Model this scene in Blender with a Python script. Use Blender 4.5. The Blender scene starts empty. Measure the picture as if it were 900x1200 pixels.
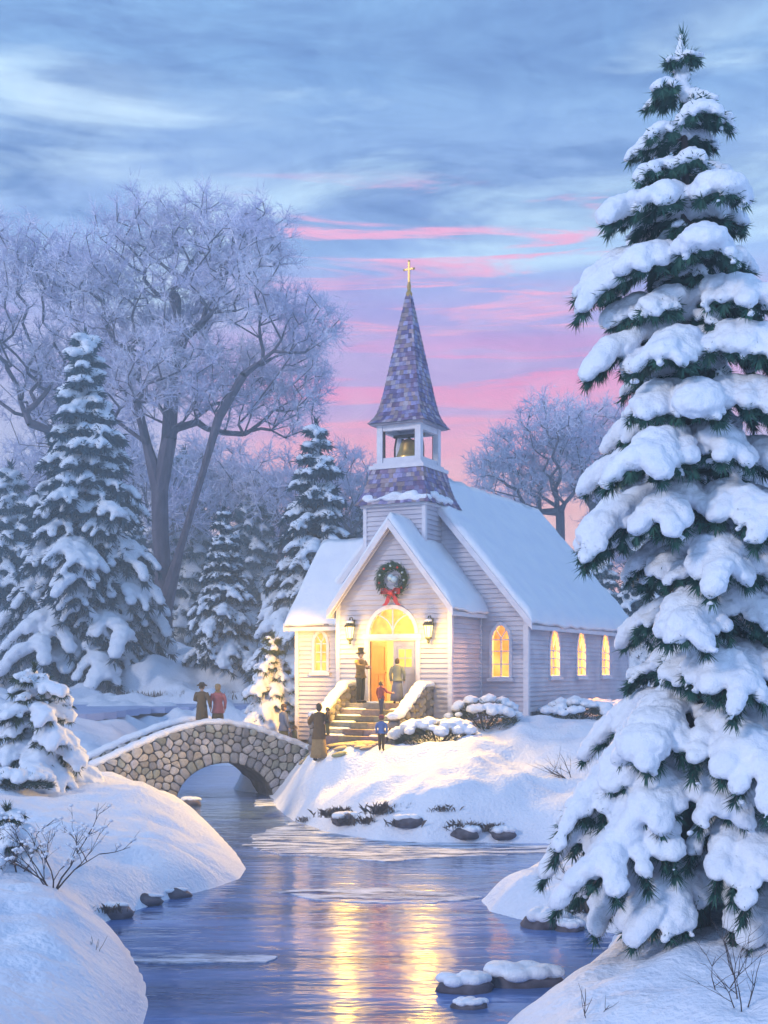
import bpy, bmesh, math, random
import numpy as np
from mathutils import Vector, Matrix, Quaternion, noise as mnoise

SC = bpy.context.scene
COL = SC.collection
F, H, HY = 1450.0, 4.5, 785.0            # focal length in photo pixels, eye height over the river, horizon row
R = math.radians
V = Vector

def at(px, Y, z=None, py=None):
    x = (px - 450) * Y / F
    if py is not None: z = H - (py - HY) * Y / F
    return V((x, Y, z))
def on_water(px, py):
    Y = H * F / (py - HY)
    return ((px - 450) * Y / F, Y)

def lin(r, g, b):
    f = lambda c: c / 12.92 if c <= .04045 else ((c + .055) / 1.055) ** 2.4
    return (f(r / 255), f(g / 255), f(b / 255), 1)

# ------------------------------------------------------------------ materials
def mat(name):
    m = bpy.data.materials.new(name); m.use_nodes = True
    nt = m.node_tree; b = nt.nodes['Principled BSDF']
    return m, nt, b
def nd(nt, t, **kw):
    n = nt.nodes.new(t)
    for k, v in kw.items():
        if k in n.inputs: n.inputs[k].default_value = v
        else: setattr(n, k, v)
    return n
def ramp(nt, fac, stops, interp='LINEAR'):
    n = nt.nodes.new('ShaderNodeValToRGB'); cr = n.color_ramp; cr.interpolation = interp
    while len(cr.elements) < len(stops): cr.elements.new(0.5)
    for e, (p, c) in zip(cr.elements, stops):
        e.position = p; e.color = c if len(c) == 4 else (*c, 1)
    if fac is not None: nt.links.new(fac, n.inputs['Fac'])
    return n
def mixc(nt, f, a, b, mode='MIX'):
    n = nt.nodes.new('ShaderNodeMix'); n.data_type = 'RGBA'; n.blend_type = mode
    for s, v in ((0, f), (6, a), (7, b)):
        if isinstance(v, (int, float, tuple)): n.inputs[s].default_value = v
        else: nt.links.new(v, n.inputs[s])
    return n.outputs[2]
def mth(nt, op, a, b=None, clamp=False):
    n = nt.nodes.new('ShaderNodeMath'); n.operation = op; n.use_clamp = clamp
    for i, v in enumerate((a, b)):
        if v is None: continue
        if isinstance(v, (int, float)): n.inputs[i].default_value = v
        else: nt.links.new(v, n.inputs[i])
    return n.outputs[0]
def coords(nt, scale=(1, 1, 1), kind='Object'):
    tc = nt.nodes.new('ShaderNodeTexCoord'); mp = nt.nodes.new('ShaderNodeMapping')
    mp.inputs['Scale'].default_value = scale
    nt.links.new(tc.outputs[kind], mp.inputs['Vector'])
    return mp.outputs[0]
def bump(nt, b, height, strength=.3, dist=.05):
    n = nd(nt, 'ShaderNodeBump', Strength=strength, Distance=dist)
    nt.links.new(height, n.inputs['Height']); nt.links.new(n.outputs[0], b.inputs['Normal'])
    return n

def speckle(name, c1, c2, scale=6, rough=.8, bs=.3, bd=.03, detail=6, coordscale=(1, 1, 1)):
    m, nt, b = mat(name)
    co = coords(nt, coordscale)
    nz = nd(nt, 'ShaderNodeTexNoise', Scale=scale, Detail=detail)
    nt.links.new(co, nz.inputs['Vector'])
    cr = ramp(nt, nz.outputs['Fac'], [(.3, c1), (.7, c2)])
    nt.links.new(cr.outputs[0], b.inputs['Base Color']); b.inputs['Roughness'].default_value = rough
    b.inputs['Specular IOR Level'].default_value = .25
    if bs: bump(nt, b, nz.outputs['Fac'], bs, bd)
    return m

def tinted(name, rough=.8, scale=18, bs=.4, bd=.02, spec=.3):
    """colour of each face from the mesh (stones, shingles, each its own tint), mottled by noise"""
    m, nt, b = mat(name)
    at_ = nd(nt, 'ShaderNodeAttribute', attribute_name='Col')
    nz = nd(nt, 'ShaderNodeTexNoise', Scale=scale, Detail=6)
    nt.links.new(coords(nt), nz.inputs['Vector'])
    cr = ramp(nt, nz.outputs['Fac'], [(.25, (.72, .72, .72)), (.75, (1.18, 1.18, 1.18))])
    o = mixc(nt, 1.0, at_.outputs['Color'], cr.outputs[0], 'MULTIPLY')
    nt.links.new(o, b.inputs['Base Color']); b.inputs['Roughness'].default_value = rough
    b.inputs['Specular IOR Level'].default_value = spec
    bump(nt, b, nz.outputs['Fac'], bs, bd)
    return m

def snow_mat(name, c1, c2, scale=1.6, bs=.35, bd=.05, sss=.0):
    m, nt, b = mat(name)
    co = coords(nt)
    n1 = nd(nt, 'ShaderNodeTexNoise', Scale=scale, Detail=5)
    n2 = nd(nt, 'ShaderNodeTexNoise', Scale=scale * 14, Detail=4)
    for n in (n1, n2): nt.links.new(co, n.inputs['Vector'])
    cr = ramp(nt, n1.outputs['Fac'], [(.3, c1), (.7, c2)])
    nt.links.new(cr.outputs[0], b.inputs['Base Color'])
    h = mth(nt, 'ADD', n1.outputs['Fac'], mth(nt, 'MULTIPLY', n2.outputs['Fac'], .3))
    bump(nt, b, h, bs, bd)
    b.inputs['Roughness'].default_value = .65; b.inputs['Specular IOR Level'].default_value = .2
    return m

def emit_mat(name, c1, c2, strength, scale=3, through=0):
    m, nt, b = mat(name)
    nz = nd(nt, 'ShaderNodeTexNoise', Scale=scale, Detail=3); nt.links.new(coords(nt), nz.inputs['Vector'])
    cr = ramp(nt, nz.outputs['Fac'], [(.32, c1), (.68, c2)])
    nt.links.new(cr.outputs[0], b.inputs['Emission Color']); b.inputs['Emission Strength'].default_value = strength
    b.inputs['Base Color'].default_value = (.3, .2, .08, 1); b.inputs['Roughness'].default_value = .25
    if through:                        # stained glass also lets the lamps and added spots behind it shine out
        tr = nt.nodes.new('ShaderNodeBsdfTransparent'); tr.inputs[0].default_value = (1, .55, .14, 1); mx = nt.nodes.new('ShaderNodeMixShader'); mx.inputs[0].default_value = 1 - through
        nt.links.new(tr.outputs[0], mx.inputs[1]); nt.links.new(b.outputs[0], mx.inputs[2]); nt.links.new(mx.outputs[0], nt.nodes['Material Output'].inputs['Surface'])
    return m

M = {}
M['snow'] = snow_mat('snow_on_trees', (.74, .78, .89), (.83, .85, .92), 2.6, .7, .07)
M['ground_snow'] = snow_mat('snow_ground', (.70, .74, .87), (.80, .82, .91), .8, .7, .22)
M['roof_snow'] = snow_mat('snow_roof', (.78, .80, .90), (.87, .88, .93), 1.5, .6, .09)
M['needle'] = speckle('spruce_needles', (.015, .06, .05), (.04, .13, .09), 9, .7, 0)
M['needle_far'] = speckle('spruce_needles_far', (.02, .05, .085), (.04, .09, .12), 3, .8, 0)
M['needle_warm'] = speckle('pine_needles_small', (.03, .06, .035), (.08, .10, .05), 9, .7, 0)
M['bark'] = speckle('bark', (.06, .045, .045), (.13, .10, .10), 3, .9, .7, .05, coordscale=(3, 3, .6))
M['frost_bark'] = speckle('frosted_bark', (.065, .05, .08), (.16, .13, .18), 2, .9, .5, .05, coordscale=(2, 2, .5))
M['frost'] = speckle('hoar_frost_twigs', (.60, .57, .80), (.90, .87, .98), .25, .9, 0, detail=3)
M['twig'] = speckle('dark_twigs', (.04, .03, .035), (.10, .07, .06), 8, .85, .3)
M['siding'] = speckle('white_painted_clapboard', (.46, .44, .54), (.65, .62, .69), 1.1, .6, .2, .01, coordscale=(1, 1, 1.6))
M['trim'] = speckle('white_painted_trim', (.64, .61, .69), (.76, .73, .79), 4, .5, .1, .01)
M['roof_deck'] = speckle('roof_boards', (.10, .09, .14), (.20, .18, .25), 8, .8, .3)
M['soffit'] = speckle('grey_soffit', (.30, .28, .36), (.4, .38, .46), 5, .7, .1)
M['stone'] = tinted('field_stone', .85, 9, .6, .04)
M['mortar'] = speckle('dark_mortar', (.05, .05, .06), (.12, .11, .11), 9, .95, .5)
M['shingle'] = tinted('slate_shingle', .6, 14, .3, .01)
M['gold'], nt, b = mat('gilded_metal'); b.inputs['Base Color'].default_value = (.55, .33, .10, 1); b.inputs['Metallic'].default_value = .5; b.inputs['Roughness'].default_value = .35
M['bronze'] = speckle('bell_bronze', (.50, .30, .08), (.75, .50, .18), 5, .35, .1)
M['bronze'].node_tree.nodes['Principled BSDF'].inputs['Metallic'].default_value = .85
M['iron'] = speckle('black_iron', (.015, .02, .02), (.04, .045, .04), 20, .5, .2)
M['timber'] = speckle('dark_timber', (.09, .06, .05), (.17, .12, .10), 6, .8, .3, coordscale=(1, 1, 4))
M['door'] = speckle('lavender_grey_door', (.42, .40, .50), (.52, .50, .58), 4, .5, .1)
M['door_warm'] = speckle('varnished_door', (.42, .19, .05), (.58, .28, .09), 4, .45, .1, coordscale=(1, 1, .3))
M['plaster'] = speckle('cream_plaster', (.75, .60, .36), (.85, .70, .45), 3, .8, .1)
M['amber'] = emit_mat('amber_glass', lin(246, 140, 30), lin(255, 215, 100), 1.9, 1.6, .45)
M['orange_glass'] = emit_mat('orange_glass', lin(245, 120, 40), lin(255, 185, 80), 1.5, 4, .3)
M['flame'] = emit_mat('lamp_glass', lin(255, 225, 140), lin(255, 230, 150), 2.6, 3)
M['path'] = tinted('trodden_path_stone', .85, 9, .5, .03)
M['leaf'] = speckle('wreath_greens', (.02, .06, .04), (.06, .14, .08), 20, .7, .3)
M['ribbon'] = speckle('red_ribbon', (.45, .02, .04), (.60, .05, .06), 8, .4, .05)
M['bauble'] = speckle('pale_bauble', (.35, .5, .6), (.6, .7, .75), 20, .25, 0)
M['bauble2'] = speckle('red_bauble', (.5, .04, .05), (.6, .08, .06), 20, .25, 0)
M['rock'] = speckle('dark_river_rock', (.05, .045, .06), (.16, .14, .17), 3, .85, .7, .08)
M['grass'] = speckle('dead_grass', (.06, .05, .06), (.17, .13, .11), 6, .9, 0)
M['bush'] = speckle('bush_leaves', (.03, .06, .05), (.08, .11, .08), 8, .8, 0)
M['skin'] = speckle('skin', (.52, .33, .25), (.58, .38, .29), 10, .5, 0)
M['eye'] = speckle('dark_eye', (.02, .015, .01), (.03, .02, .02), 10, .3, 0)

def cloth(name, c):
    d = tuple(x * .75 for x in c)
    return speckle('cloth_' + name, d, c, 14, .9, .3, .01)
CL = {k: cloth(k, c) for k, c in dict(
    dark=(.035, .03, .035), brown=(.16, .10, .05), tan=(.34, .23, .11), rose=(.42, .13, .15), maroon=(.26, .06, .08),
    blue=(.10, .17, .42), greyblue=(.16, .18, .27), olive=(.14, .13, .06), greygreen=(.22, .24, .20), umber=(.09, .06, .035), cream=(.55, .45, .30), navy=(.05, .06, .13)).items()}

# ------------------------------------------------------------------ object helpers
LOC = {}
def setp(o, label=None, cat=None, group=None, kind=None):
    if label: o['label'] = label
    if cat: o['category'] = cat
    if group: o['group'] = group
    if kind: o['kind'] = kind
    return o
def thing(name, label, cat, loc=(0, 0, 0), group=None):
    o = bpy.data.objects.new(name, None); COL.objects.link(o); o.empty_display_size = .3
    o.location = loc; LOC[o.name] = V(loc)
    return setp(o, label, cat, group)
def link(name, me, parent=None, loc=None):
    """me holds world coordinates; it is re-based on its parent (or on loc)"""
    o = bpy.data.objects.new(name, me); COL.objects.link(o)
    base = LOC[parent.name] if parent else V(loc or (0, 0, 0))
    if base.length: me.transform(Matrix.Translation(-base))
    if parent: o.parent = parent
    else: o.location = base
    LOC[o.name] = base
    return o
def copy_tree(o, parent=None):
    c = o.copy(); COL.objects.link(c)
    if parent: c.parent = parent; c.matrix_parent_inverse = o.matrix_parent_inverse
    for ch in [x for x in KIDS.get(o.name, [])]: copy_tree(ch, c)
    return c
KIDS = {}

class MB:
    def __init__(s): s.v = []; s.f = []; s.m = []; s.c = []; s.col = None; s.mi = 0
    def add(s, vs, fs, col=None, mi=None):
        b = len(s.v); s.v.extend([tuple(p) for p in vs])
        for f in fs:
            s.f.append(tuple(b + i for i in f)); s.m.append(s.mi if mi is None else mi); s.c.append(col or s.col)
    def quad(s, a, b, c, d, **k): s.add([a, b, c, d], [(0, 1, 2, 3)], **k)
    def hexa(s, p, **k):       # 8 corners: bottom ring 0-3, top ring 4-7
        s.add(p, [(3, 2, 1, 0), (4, 5, 6, 7), (0, 1, 5, 4), (1, 2, 6, 5), (2, 3, 7, 6), (3, 0, 4, 7)], **k)
    def box(s, c, sz, rot=None, **k):
        x, y, z = [q / 2 for q in sz]; c = V(c)
        p = [V(q) for q in ((-x, -y, -z), (x, -y, -z), (x, y, -z), (-x, y, -z), (-x, -y, z), (x, -y, z), (x, y, z), (-x, y, z))]
        if rot is not None: p = [rot @ q for q in p]
        s.hexa([c + q for q in p], **k)
    def prism(s, ring, vec, **k):
        n = len(ring); vec = V(vec); r = [V(p) for p in ring]
        s.add(r + [p + vec for p in r], [tuple(range(n))[::-1], tuple(range(n, 2 * n))] + [(i, (i + 1) % n, n + (i + 1) % n, n + i) for i in range(n)], **k)
    def tube(s, path, rad, n=6, cap=True, **k):
        path = [V(p) for p in path]; m = len(path)
        if isinstance(rad, (int, float)): rad = [rad] * m
        vs = []; ref = None
        for i, p in enumerate(path):
            d = (path[min(i + 1, m - 1)] - path[max(i - 1, 0)])
            d = d.normalized() if d.length > 1e-9 else V((0, 0, 1))
            if ref is None: ref = d.orthogonal().normalized()
            ref = (ref - d * ref.dot(d)); ref = ref.normalized() if ref.length > 1e-6 else d.orthogonal().normalized()
            b = d.cross(ref)
            for j in range(n):
                a = 2 * math.pi * j / n
                vs.append(p + (ref * math.cos(a) + b * math.sin(a)) * rad[i])
        fs = [(i * n + j, i * n + (j + 1) % n, (i + 1) * n + (j + 1) % n, (i + 1) * n + j) for i in range(m - 1) for j in range(n)]
        if cap: fs += [tuple(range(n))[::-1], tuple(range((m - 1) * n, m * n))]
        s.add(vs, fs, **k)
    def lathe(s, prof, n=16, origin=(0, 0, 0), sx=1, sy=1, rot=None, **k):
        o = V(origin); vs = []
        for r, z in prof:
            for j in range(n):
                a = 2 * math.pi * j / n; q = V((r * sx * math.cos(a), r * sy * math.sin(a), z))
                vs.append(o + (rot @ q if rot is not None else q))
        m = len(prof)
        fs = [(i * n + j, i * n + (j + 1) % n, (i + 1) * n + (j + 1) % n, (i + 1) * n + j) for i in range(m - 1) for j in range(n)]
        fs += [tuple(range(n))[::-1], tuple(range((m - 1) * n, m * n))]
        s.add(vs, fs, **k)
    def ell(s, c, r, rot=None, lv=1, **k):
        vs, fs = ICO[lv]; c = V(c)
        if isinstance(r, (int, float)): r = (r, r, r)
        out = []
        for p in vs:
            q = V((p[0] * r[0], p[1] * r[1], p[2] * r[2]))
            if rot is not None: q = rot @ q
            out.append(c + q)
        s.add(out, fs, **k)
    def mesh(s, name, mats, smooth=False):
        me = bpy.data.meshes.new(name); me.from_pydata(s.v, [], s.f)
        mats = mats if isinstance(mats, (list, tuple)) else [mats]
        for m in mats: me.materials.append(m)
        if len(mats) > 1: me.polygons.foreach_set('material_index', s.m)
        if any(c is not None for c in s.c):
            ca = me.color_attributes.new('Col', 'FLOAT_COLOR', 'CORNER')
            arr = []
            for f, c in zip(s.f, s.c): arr.extend((*((c or (.5, .5, .5))[:3]), 1.0) * len(f))
            ca.data.foreach_set('color', arr)
        if smooth: me.polygons.foreach_set('use_smooth', [True] * len(me.polygons))
        me.update(); return me
    def build(s, name, mats, parent=None, loc=None, smooth=False):
        o = link(name, s.mesh(name, mats, smooth), parent, loc)
        if parent: KIDS.setdefault(parent.name, []).append(o)
        return o

ICO = {}
for lv in (1, 2, 3):
    bm = bmesh.new(); bmesh.ops.create_icosphere(bm, subdivisions=lv, radius=1)
    ICO[lv] = ([tuple(v.co) for v in bm.verts], [tuple(v.index for v in f.verts) for f in bm.faces]); bm.free()

def baked(me, mods, smooth=True):
    """a mesh with modifiers applied, returned as a plain mesh"""
    o = bpy.data.objects.new('tmp', me); COL.objects.link(o)
    for t, kw in mods:
        m = o.modifiers.new(t, t)
        for k, v in kw.items(): setattr(m, k, v)
    dg = bpy.context.evaluated_depsgraph_get(); dg.update()
    out = bpy.data.meshes.new_from_object(o.evaluated_get(dg), depsgraph=dg)
    bpy.data.objects.remove(o)
    if smooth: out.polygons.foreach_set('use_smooth', [True] * len(out.polygons))
    return out
def clouds_tex(size):
    t = bpy.data.textures.new('lumps', 'CLOUDS'); t.noise_scale = size; t.noise_depth = 2
    return t
def snowify(mb, name, voxel, lump=.0, lumpsize=.3, mats=None, smooth_it=3):
    """fuses many overlapping pillows into one soft lumpy snow skin"""
    me = mb.mesh(name, mats or M['snow'])
    mods = [('REMESH', dict(mode='VOXEL', voxel_size=voxel)), ('SMOOTH', dict(factor=.5, iterations=smooth_it))]
    if lump: mods.append(('DISPLACE', dict(texture=clouds_tex(lumpsize), strength=lump, mid_level=.5)))
    out = baked(me, mods)
    out.materials.clear(); out.materials.append(mats or M['snow'])
    out.name = name
    return out
def raw(name, verts, faces, mats, smooth=False):
    """big meshes straight from arrays (faces all of one size)"""
    me = bpy.data.meshes.new(name); verts = np.asarray(verts, np.float32); faces = np.asarray(faces, np.int32)
    n, k = faces.shape
    me.vertices.add(len(verts)); me.vertices.foreach_set('co', verts.ravel())
    me.loops.add(n * k); me.loops.foreach_set('vertex_index', faces.ravel())
    me.polygons.add(n); me.polygons.foreach_set('loop_start', np.arange(0, n * k, k, dtype=np.int32))
    me.polygons.foreach_set('loop_total', np.full(n, k, np.int32))
    if smooth: me.polygons.foreach_set('use_smooth', np.ones(n, bool))
    me.materials.append(mats); me.update(calc_edges=True); me.validate(); return me
def rot_to(d, up=(0, 0, 1)):
    """rotation whose local X runs along d, Z as near up as it can be"""
    d = V(d).normalized(); u = V(up); y = u.cross(d)
    if y.length < 1e-5: y = V((0, 1, 0))
    y.normalize(); z = d.cross(y)
    return Matrix((d, y, z)).transposed()
def wob(p, sc=1.0): return mnoise.noise(V(p) * sc)
# ------------------------------------------------------------------ land and water
WPX = [(205, 937), (222, 950), (250, 972), (275, 998), (288, 1018), (280, 1030), (245, 1042), (195, 1054), (150, 1070), (118, 1082), (122, 1098),
       (150, 1115), (168, 1150), (172, 1180), (160, 1230), (130, 1330), (100, 1500), (520, 1500), (560, 1260), (590, 1205), (640, 1172), (690, 1144),
       (712, 1114), (722, 1094), (680, 1087), (620, 1080), (575, 1068), (565, 1055), (600, 1030), (650, 1005), (672, 994), (640, 988), (560, 988),
       (500, 988), (440, 985), (385, 976), (345, 962), (325, 945), (321, 937)]
WATER = [on_water(*p) for p in WPX] + [(-4.1, 44.4), (-5.5, 47.5), (-5.8, 51), (-4.8, 60), (-10.2, 60), (-9.3, 52), (-8.2, 46.5), (-7.35, 43.2)]
_wp = np.array(WATER); _wq = np.roll(_wp, -1, 0)
def shore(P):
    """signed distance to the river's edge, positive on land"""
    P = np.asarray(P, float); out = np.full(len(P), 1e9); ins = np.zeros(len(P), bool)
    for a, b in zip(_wp, _wq):
        ab = b - a; t = np.clip(((P - a) @ ab) / (ab @ ab), 0, 1)
        out = np.minimum(out, np.hypot(*(P - a - t[:, None] * ab).T))
        c = (a[1] > P[:, 1]) != (b[1] > P[:, 1])
        with np.errstate(divide='ignore', invalid='ignore'):
            xi = (b[0] - a[0]) * (P[:, 1] - a[1]) / (b[1] - a[1] + 1e-12) + a[0]
        ins ^= c & (P[:, 0] < xi)
    return np.where(ins, -out, out)

# heights the land would have well away from the water: (x, y, z)
CTRL = np.array([(-8, 33, 1.45), (-6, 30, 1.45), (-11, 29, 1.5), (-5, 29, 1.2), (-4.2, 28.5, .95), (-9, 38, 1.45), (-9.6, 41.5, 1.25), (-8.2, 41, 1.0), (-13, 36, 1.7), (-12, 42, 1.6), (-7.7, 42, .7),
    (-5, 19, 1.25), (-7, 17, 1.5), (-8, 23, 1.1), (-6, 21, .95), (-12, 18, 1.8), (-4.5, 15.5, 1.0),
    (-2.6, 43.4, 1.05), (-3.4, 42.6, .75), (-1.8, 42.2, 1.75), (-1.0, 40.4, 2.55), (-.6, 40.2, 2.6), (-.2, 39, 2.35), (1.2, 38.8, 2.4), (2.5, 38.5, 2.35), (5, 39.5, 2.5), (3, 35.5, 2.0), (0.5, 35.5, 1.85), (-1.5, 38, 1.7), (-2, 36.5, 1.5), (7, 38, 2.5), (5.5, 35, 1.8),
    (2.2, 41.6, 2.8), (4, 42, 2.85), (6, 44, 2.88), (0, 46, 2.9), (5, 50, 2.9), (10, 56, 2.9), (-4, 46, 2.8), (-2.6, 44.6, 2.5), (-4.4, 47, 2.5), (12, 48, 2.9), (15, 60, 3.0), (9, 41, 2.7),
    (6, 34, 1.4), (4.4, 27, .9), (6.5, 27.5, 1.2), (3.2, 25.2, .7), (5, 24.3, .75), (8, 30, 1.4), (12, 30, 1.7),
    (4, 17, 1.15), (6, 18, 1.4), (3, 14, .95), (5.2, 20.5, .95), (8, 22, 1.2), (2.2, 14.2, .7), (12, 18, 1.8), (5, 13, 1.2),
    (-13.5, 59, 2.3), (-18, 62, 2.3), (-10, 67, 2.3), (-22, 64, 2.3), (-14, 66, 2.3), (-14, 55, 2.3), (-20, 55, 2.3), (-25, 60, 2.3), (-17, 58, 2.3), (-7, 68, 2.3), (-13, 50.5, 2.55), (-20, 49.5, 2.6), (-15, 46, 1.9), (-20, 45, 2.0), (-11.3, 58, 2.75), (-11, 54, 2.7), (-5, 62.5, 2.75), (-8.5, 62.5, 2.75), (-3, 66, 2.9),
    (-14, 74.5, 5.0), (-22, 76, 5.3), (-9, 75, 5.0), (-4, 73, 4.3), (-30, 78, 5.2), (-18, 90, 6.0), (-6, 90, 6.2), (10, 90, 5.2), (25, 75, 3.6), (-60, 70, 6), (60, 70, 5), (-10, 71, 3.3), (-15, 70.6, 3.0), (-21, 71, 3.1), (-26, 69, 3.0),
    (20, 45, 2.9), (30, 30, 2.5), (-30, 30, 2.4), (-25, 45, 2.3), (-30, 18, 2.5), (30, 14, 2.5), (0, 120, 7), (-60, 130, 10), (60, 130, 10), (0, 200, 12), (-150, 100, 10), (150, 100, 10), (-150, 220, 18), (150, 220, 18), (-60, 5, 3), (60, 5, 3)])
def fbm(P, sc, seed=0):
    return np.array([mnoise.fractal(V((p[0] * sc, p[1] * sc, seed)), 1.0, 2.0, 3) for p in P])
def flat_top(P):
    P = np.asarray(P, float)
    d2 = (P[:, None, 0] - CTRL[None, :, 0]) ** 2 + (P[:, None, 1] - CTRL[None, :, 1]) ** 2
    w = 1 / (d2 + .6) ** 1.7
    return (w * CTRL[None, :, 2]).sum(1) / w.sum(1)
def ground(P, lumps=True):
    P = np.asarray(P, float); d = shore(P); T = np.concatenate([flat_top(P[i:i + 20000]) for i in range(0, len(P), 20000)])
    s = np.where(P[:, 1] < 26, .75, 1.25)
    h = np.where(d > 0, T * (1 - np.exp(-np.maximum(d, 0) / s)) + .04 * np.minimum(d, 1), -.9 * (1 - np.exp(np.minimum(d, 0) / 1.5)))
    if lumps:
        k = np.clip(d / 1.2, 0, 1)
        h = h + k * (.30 * fbm(P, .33, 3) + .15 * fbm(P, .9, 9) + .03 * fbm(P, 2.6, 4)) * np.where(P[:, 1] > 60, 2.2, 1)
    for x, y, z, r in PADS:
        w = np.exp(-((((P[:, 0] - x) ** 2 + (P[:, 1] - y) ** 2)) / r ** 2) ** 1.5); h = h * (1 - w) + z * w
    return h
PADS = [(-4.2, 46.95, 2.72, 1.1), (-1.1, 39.1, 2.12, 1.3), (-.4, 40.2, 2.25, 1.3), (-1.6, 40.6, 2.0, 1.2), (-1.9, 42.0, 1.62, 1.2), (-2.1, 43.6, 1.32, 1.0), (-9.9, 41.2, .98, 1.0)]
def gz(x, y): return float(ground([(x, y)])[0])

def make_ground():
    ys = [-14.0]
    while ys[-1] < 6: ys.append(ys[-1] + .8)
    while ys[-1] < 156: ys.append(ys[-1] + max(.10, ys[-1] * .0052) * (1 if ys[-1] < 75 else 2.5))
    ts = np.linspace(-1, 1, 330); ts = np.sign(ts) * (np.abs(ts) * .55 + .45 * np.abs(ts) ** 4)
    P = []
    for y in ys:
        w = max(18, 13 + abs(y) * .95)
        w = w if y < 120 else 128 + (y - 120) * .5
        P.append(np.stack([ts * w, np.full(len(ts), y)], 1))
    P = np.concatenate(P); z = ground(P)
    n, m = len(ys), len(ts)
    i = np.arange((n - 1) * m).reshape(n - 1, m)[:, :-1].ravel()
    o = link('snowy_ground', raw('snowy_ground', np.column_stack([P, z]), np.stack([i, i + 1, i + m + 1, i + m], 1), M['ground_snow'], True))
    setp(o, kind='structure')
make_ground()

def water_mat(name, c, rough, sx, sy, bs, bd):
    m, nt, b = mat(name)
    b.inputs['Base Color'].default_value = (*c, 1); b.inputs['Roughness'].default_value = rough; b.inputs['IOR'].default_value = 1.65
    n1 = nd(nt, 'ShaderNodeTexNoise', Scale=1, Detail=3); nt.links.new(coords(nt, (sx, sy, 1)), n1.inputs['Vector'])
    n2 = nd(nt, 'ShaderNodeTexNoise', Scale=1, Detail=2); nt.links.new(coords(nt, (sx * .22, sy * .3, 1)), n2.inputs['Vector'])
    h = mth(nt, 'ADD', n1.outputs['Fac'], mth(nt, 'MULTIPLY', n2.outputs['Fac'], 1.6))
    bump(nt, b, h, bs, bd)
    r = ramp(nt, n2.outputs['Fac'], [(.35, tuple(x * .7 for x in c)), (.65, tuple(x * 1.35 for x in c))])
    nt.links.new(r.outputs[0], b.inputs['Base Color'])
    return m
M['water'] = water_mat('river_water', (.10, .17, .38), .09, 1.1, 3.4, .6, .035)
M['ice'] = snow_mat('river_ice', (.42, .50, .68), (.70, .75, .88), 1.6, .4, .03)
def broken(m):          # thin slush that breaks up over the water
    nt = m.node_tree; n = nd(nt, 'ShaderNodeTexNoise', Scale=1.0, Detail=6, Roughness=.65); nt.links.new(coords(nt, (.9, 3.0, 1)), n.inputs['Vector'])
    r = ramp(nt, n.outputs['Fac'], [(.40, (0, 0, 0)), (.58, (1, 1, 1))]); nt.links.new(r.outputs[0], nt.nodes['Principled BSDF'].inputs['Alpha'])
broken(M['ice'])
M['pond_ice'] = snow_mat('pond_ice', (.26, .33, .56), (.42, .49, .70), .35, .2, .03)
mb = MB(); mb.quad((-14, 3, 0), (12, 3, 0), (12, 58, 0), (-14, 58, 0))
setp(mb.build('river', M['water']), kind='structure')

def blob_sheet(name, pts, z, th, m, seed=0, sub=12, amp=.22):
    if z < 1: z, th = .018, .03
    """a flat sheet with a ragged outline given by points on the water"""
    n = len(pts); ring = []
    for i in range(n):
        a, b = V((*pts[i], 0)), V((*pts[(i + 1) % n], 0))
        for k in range(sub):
            p = a.lerp(b, k / sub); q = mnoise.noise_vector(p * 1.3 + V((0, 0, seed))) + mnoise.noise_vector(p * 4 + V((0, 5, seed))) * .5
            ring.append(p + V((q.x * amp * 1.5, q.y * amp, 0)))
    mb = MB(); mb.prism([V((p.x, p.y, z - th)) for p in ring], (0, 0, th))
    return setp(mb.build(name, m), kind='structure')
blob_sheet('ice_sheet', [on_water(*p) for p in [(322, 972), (345, 962), (400, 976), (500, 985), (660, 992), (650, 1001), (560, 1003), (450, 1010), (330, 1002), (285, 992), (290, 984)]], .05, .09, M['ice'], 1)
blob_sheet('ice_sheet', [on_water(*p) for p in [(318, 1046), (400, 1040), (500, 1044), (562, 1052), (500, 1060), (380, 1056)]], .04, .07, M['ice'], 2)
blob_sheet('ice_sheet', [on_water(*p) for p in [(130, 1118), (200, 1119), (330, 1122), (310, 1128), (180, 1130), (140, 1127)]], .04, .06, M['ice'], 3, amp=.1)
blob_sheet('ice_sheet', [on_water(*p) for p in [(300, 938), (322, 936), (330, 946), (300, 945)]], .05, .08, M['ice'], 6, amp=.1)
blob_sheet('frozen_pond', [(-12.4, 53), (-20, 51.5), (-28, 55), (-31, 64), (-25, 70.5), (-12, 70.5), (-6, 70.5), (-4.6, 66.5), (-8, 64), (-11.8, 62)], 2.62, .3, M['pond_ice'], 7, amp=.4)
# ------------------------------------------------------------------ church: local u along the front, v into depth
TH = R(27); CS, SN = math.cos(TH), math.sin(TH)
CO = V((12 * 42 / F, 42, 0))
def W(u, v, z): return V((CO.x + CS * u + SN * v, CO.y - SN * u + CS * v, z))
UD, VD, ZD = V((CS, -SN, 0)), V((SN, CS, 0)), V((0, 0, 1))
RC = Matrix((UD, VD, ZD)).transposed()             # rotation of the church
GZ = 2.75                                           # ground at its foot
church = thing('church', 'small white clapboard country church with shingled steeple and glowing windows', 'church', W(0, 5, GZ))

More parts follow.
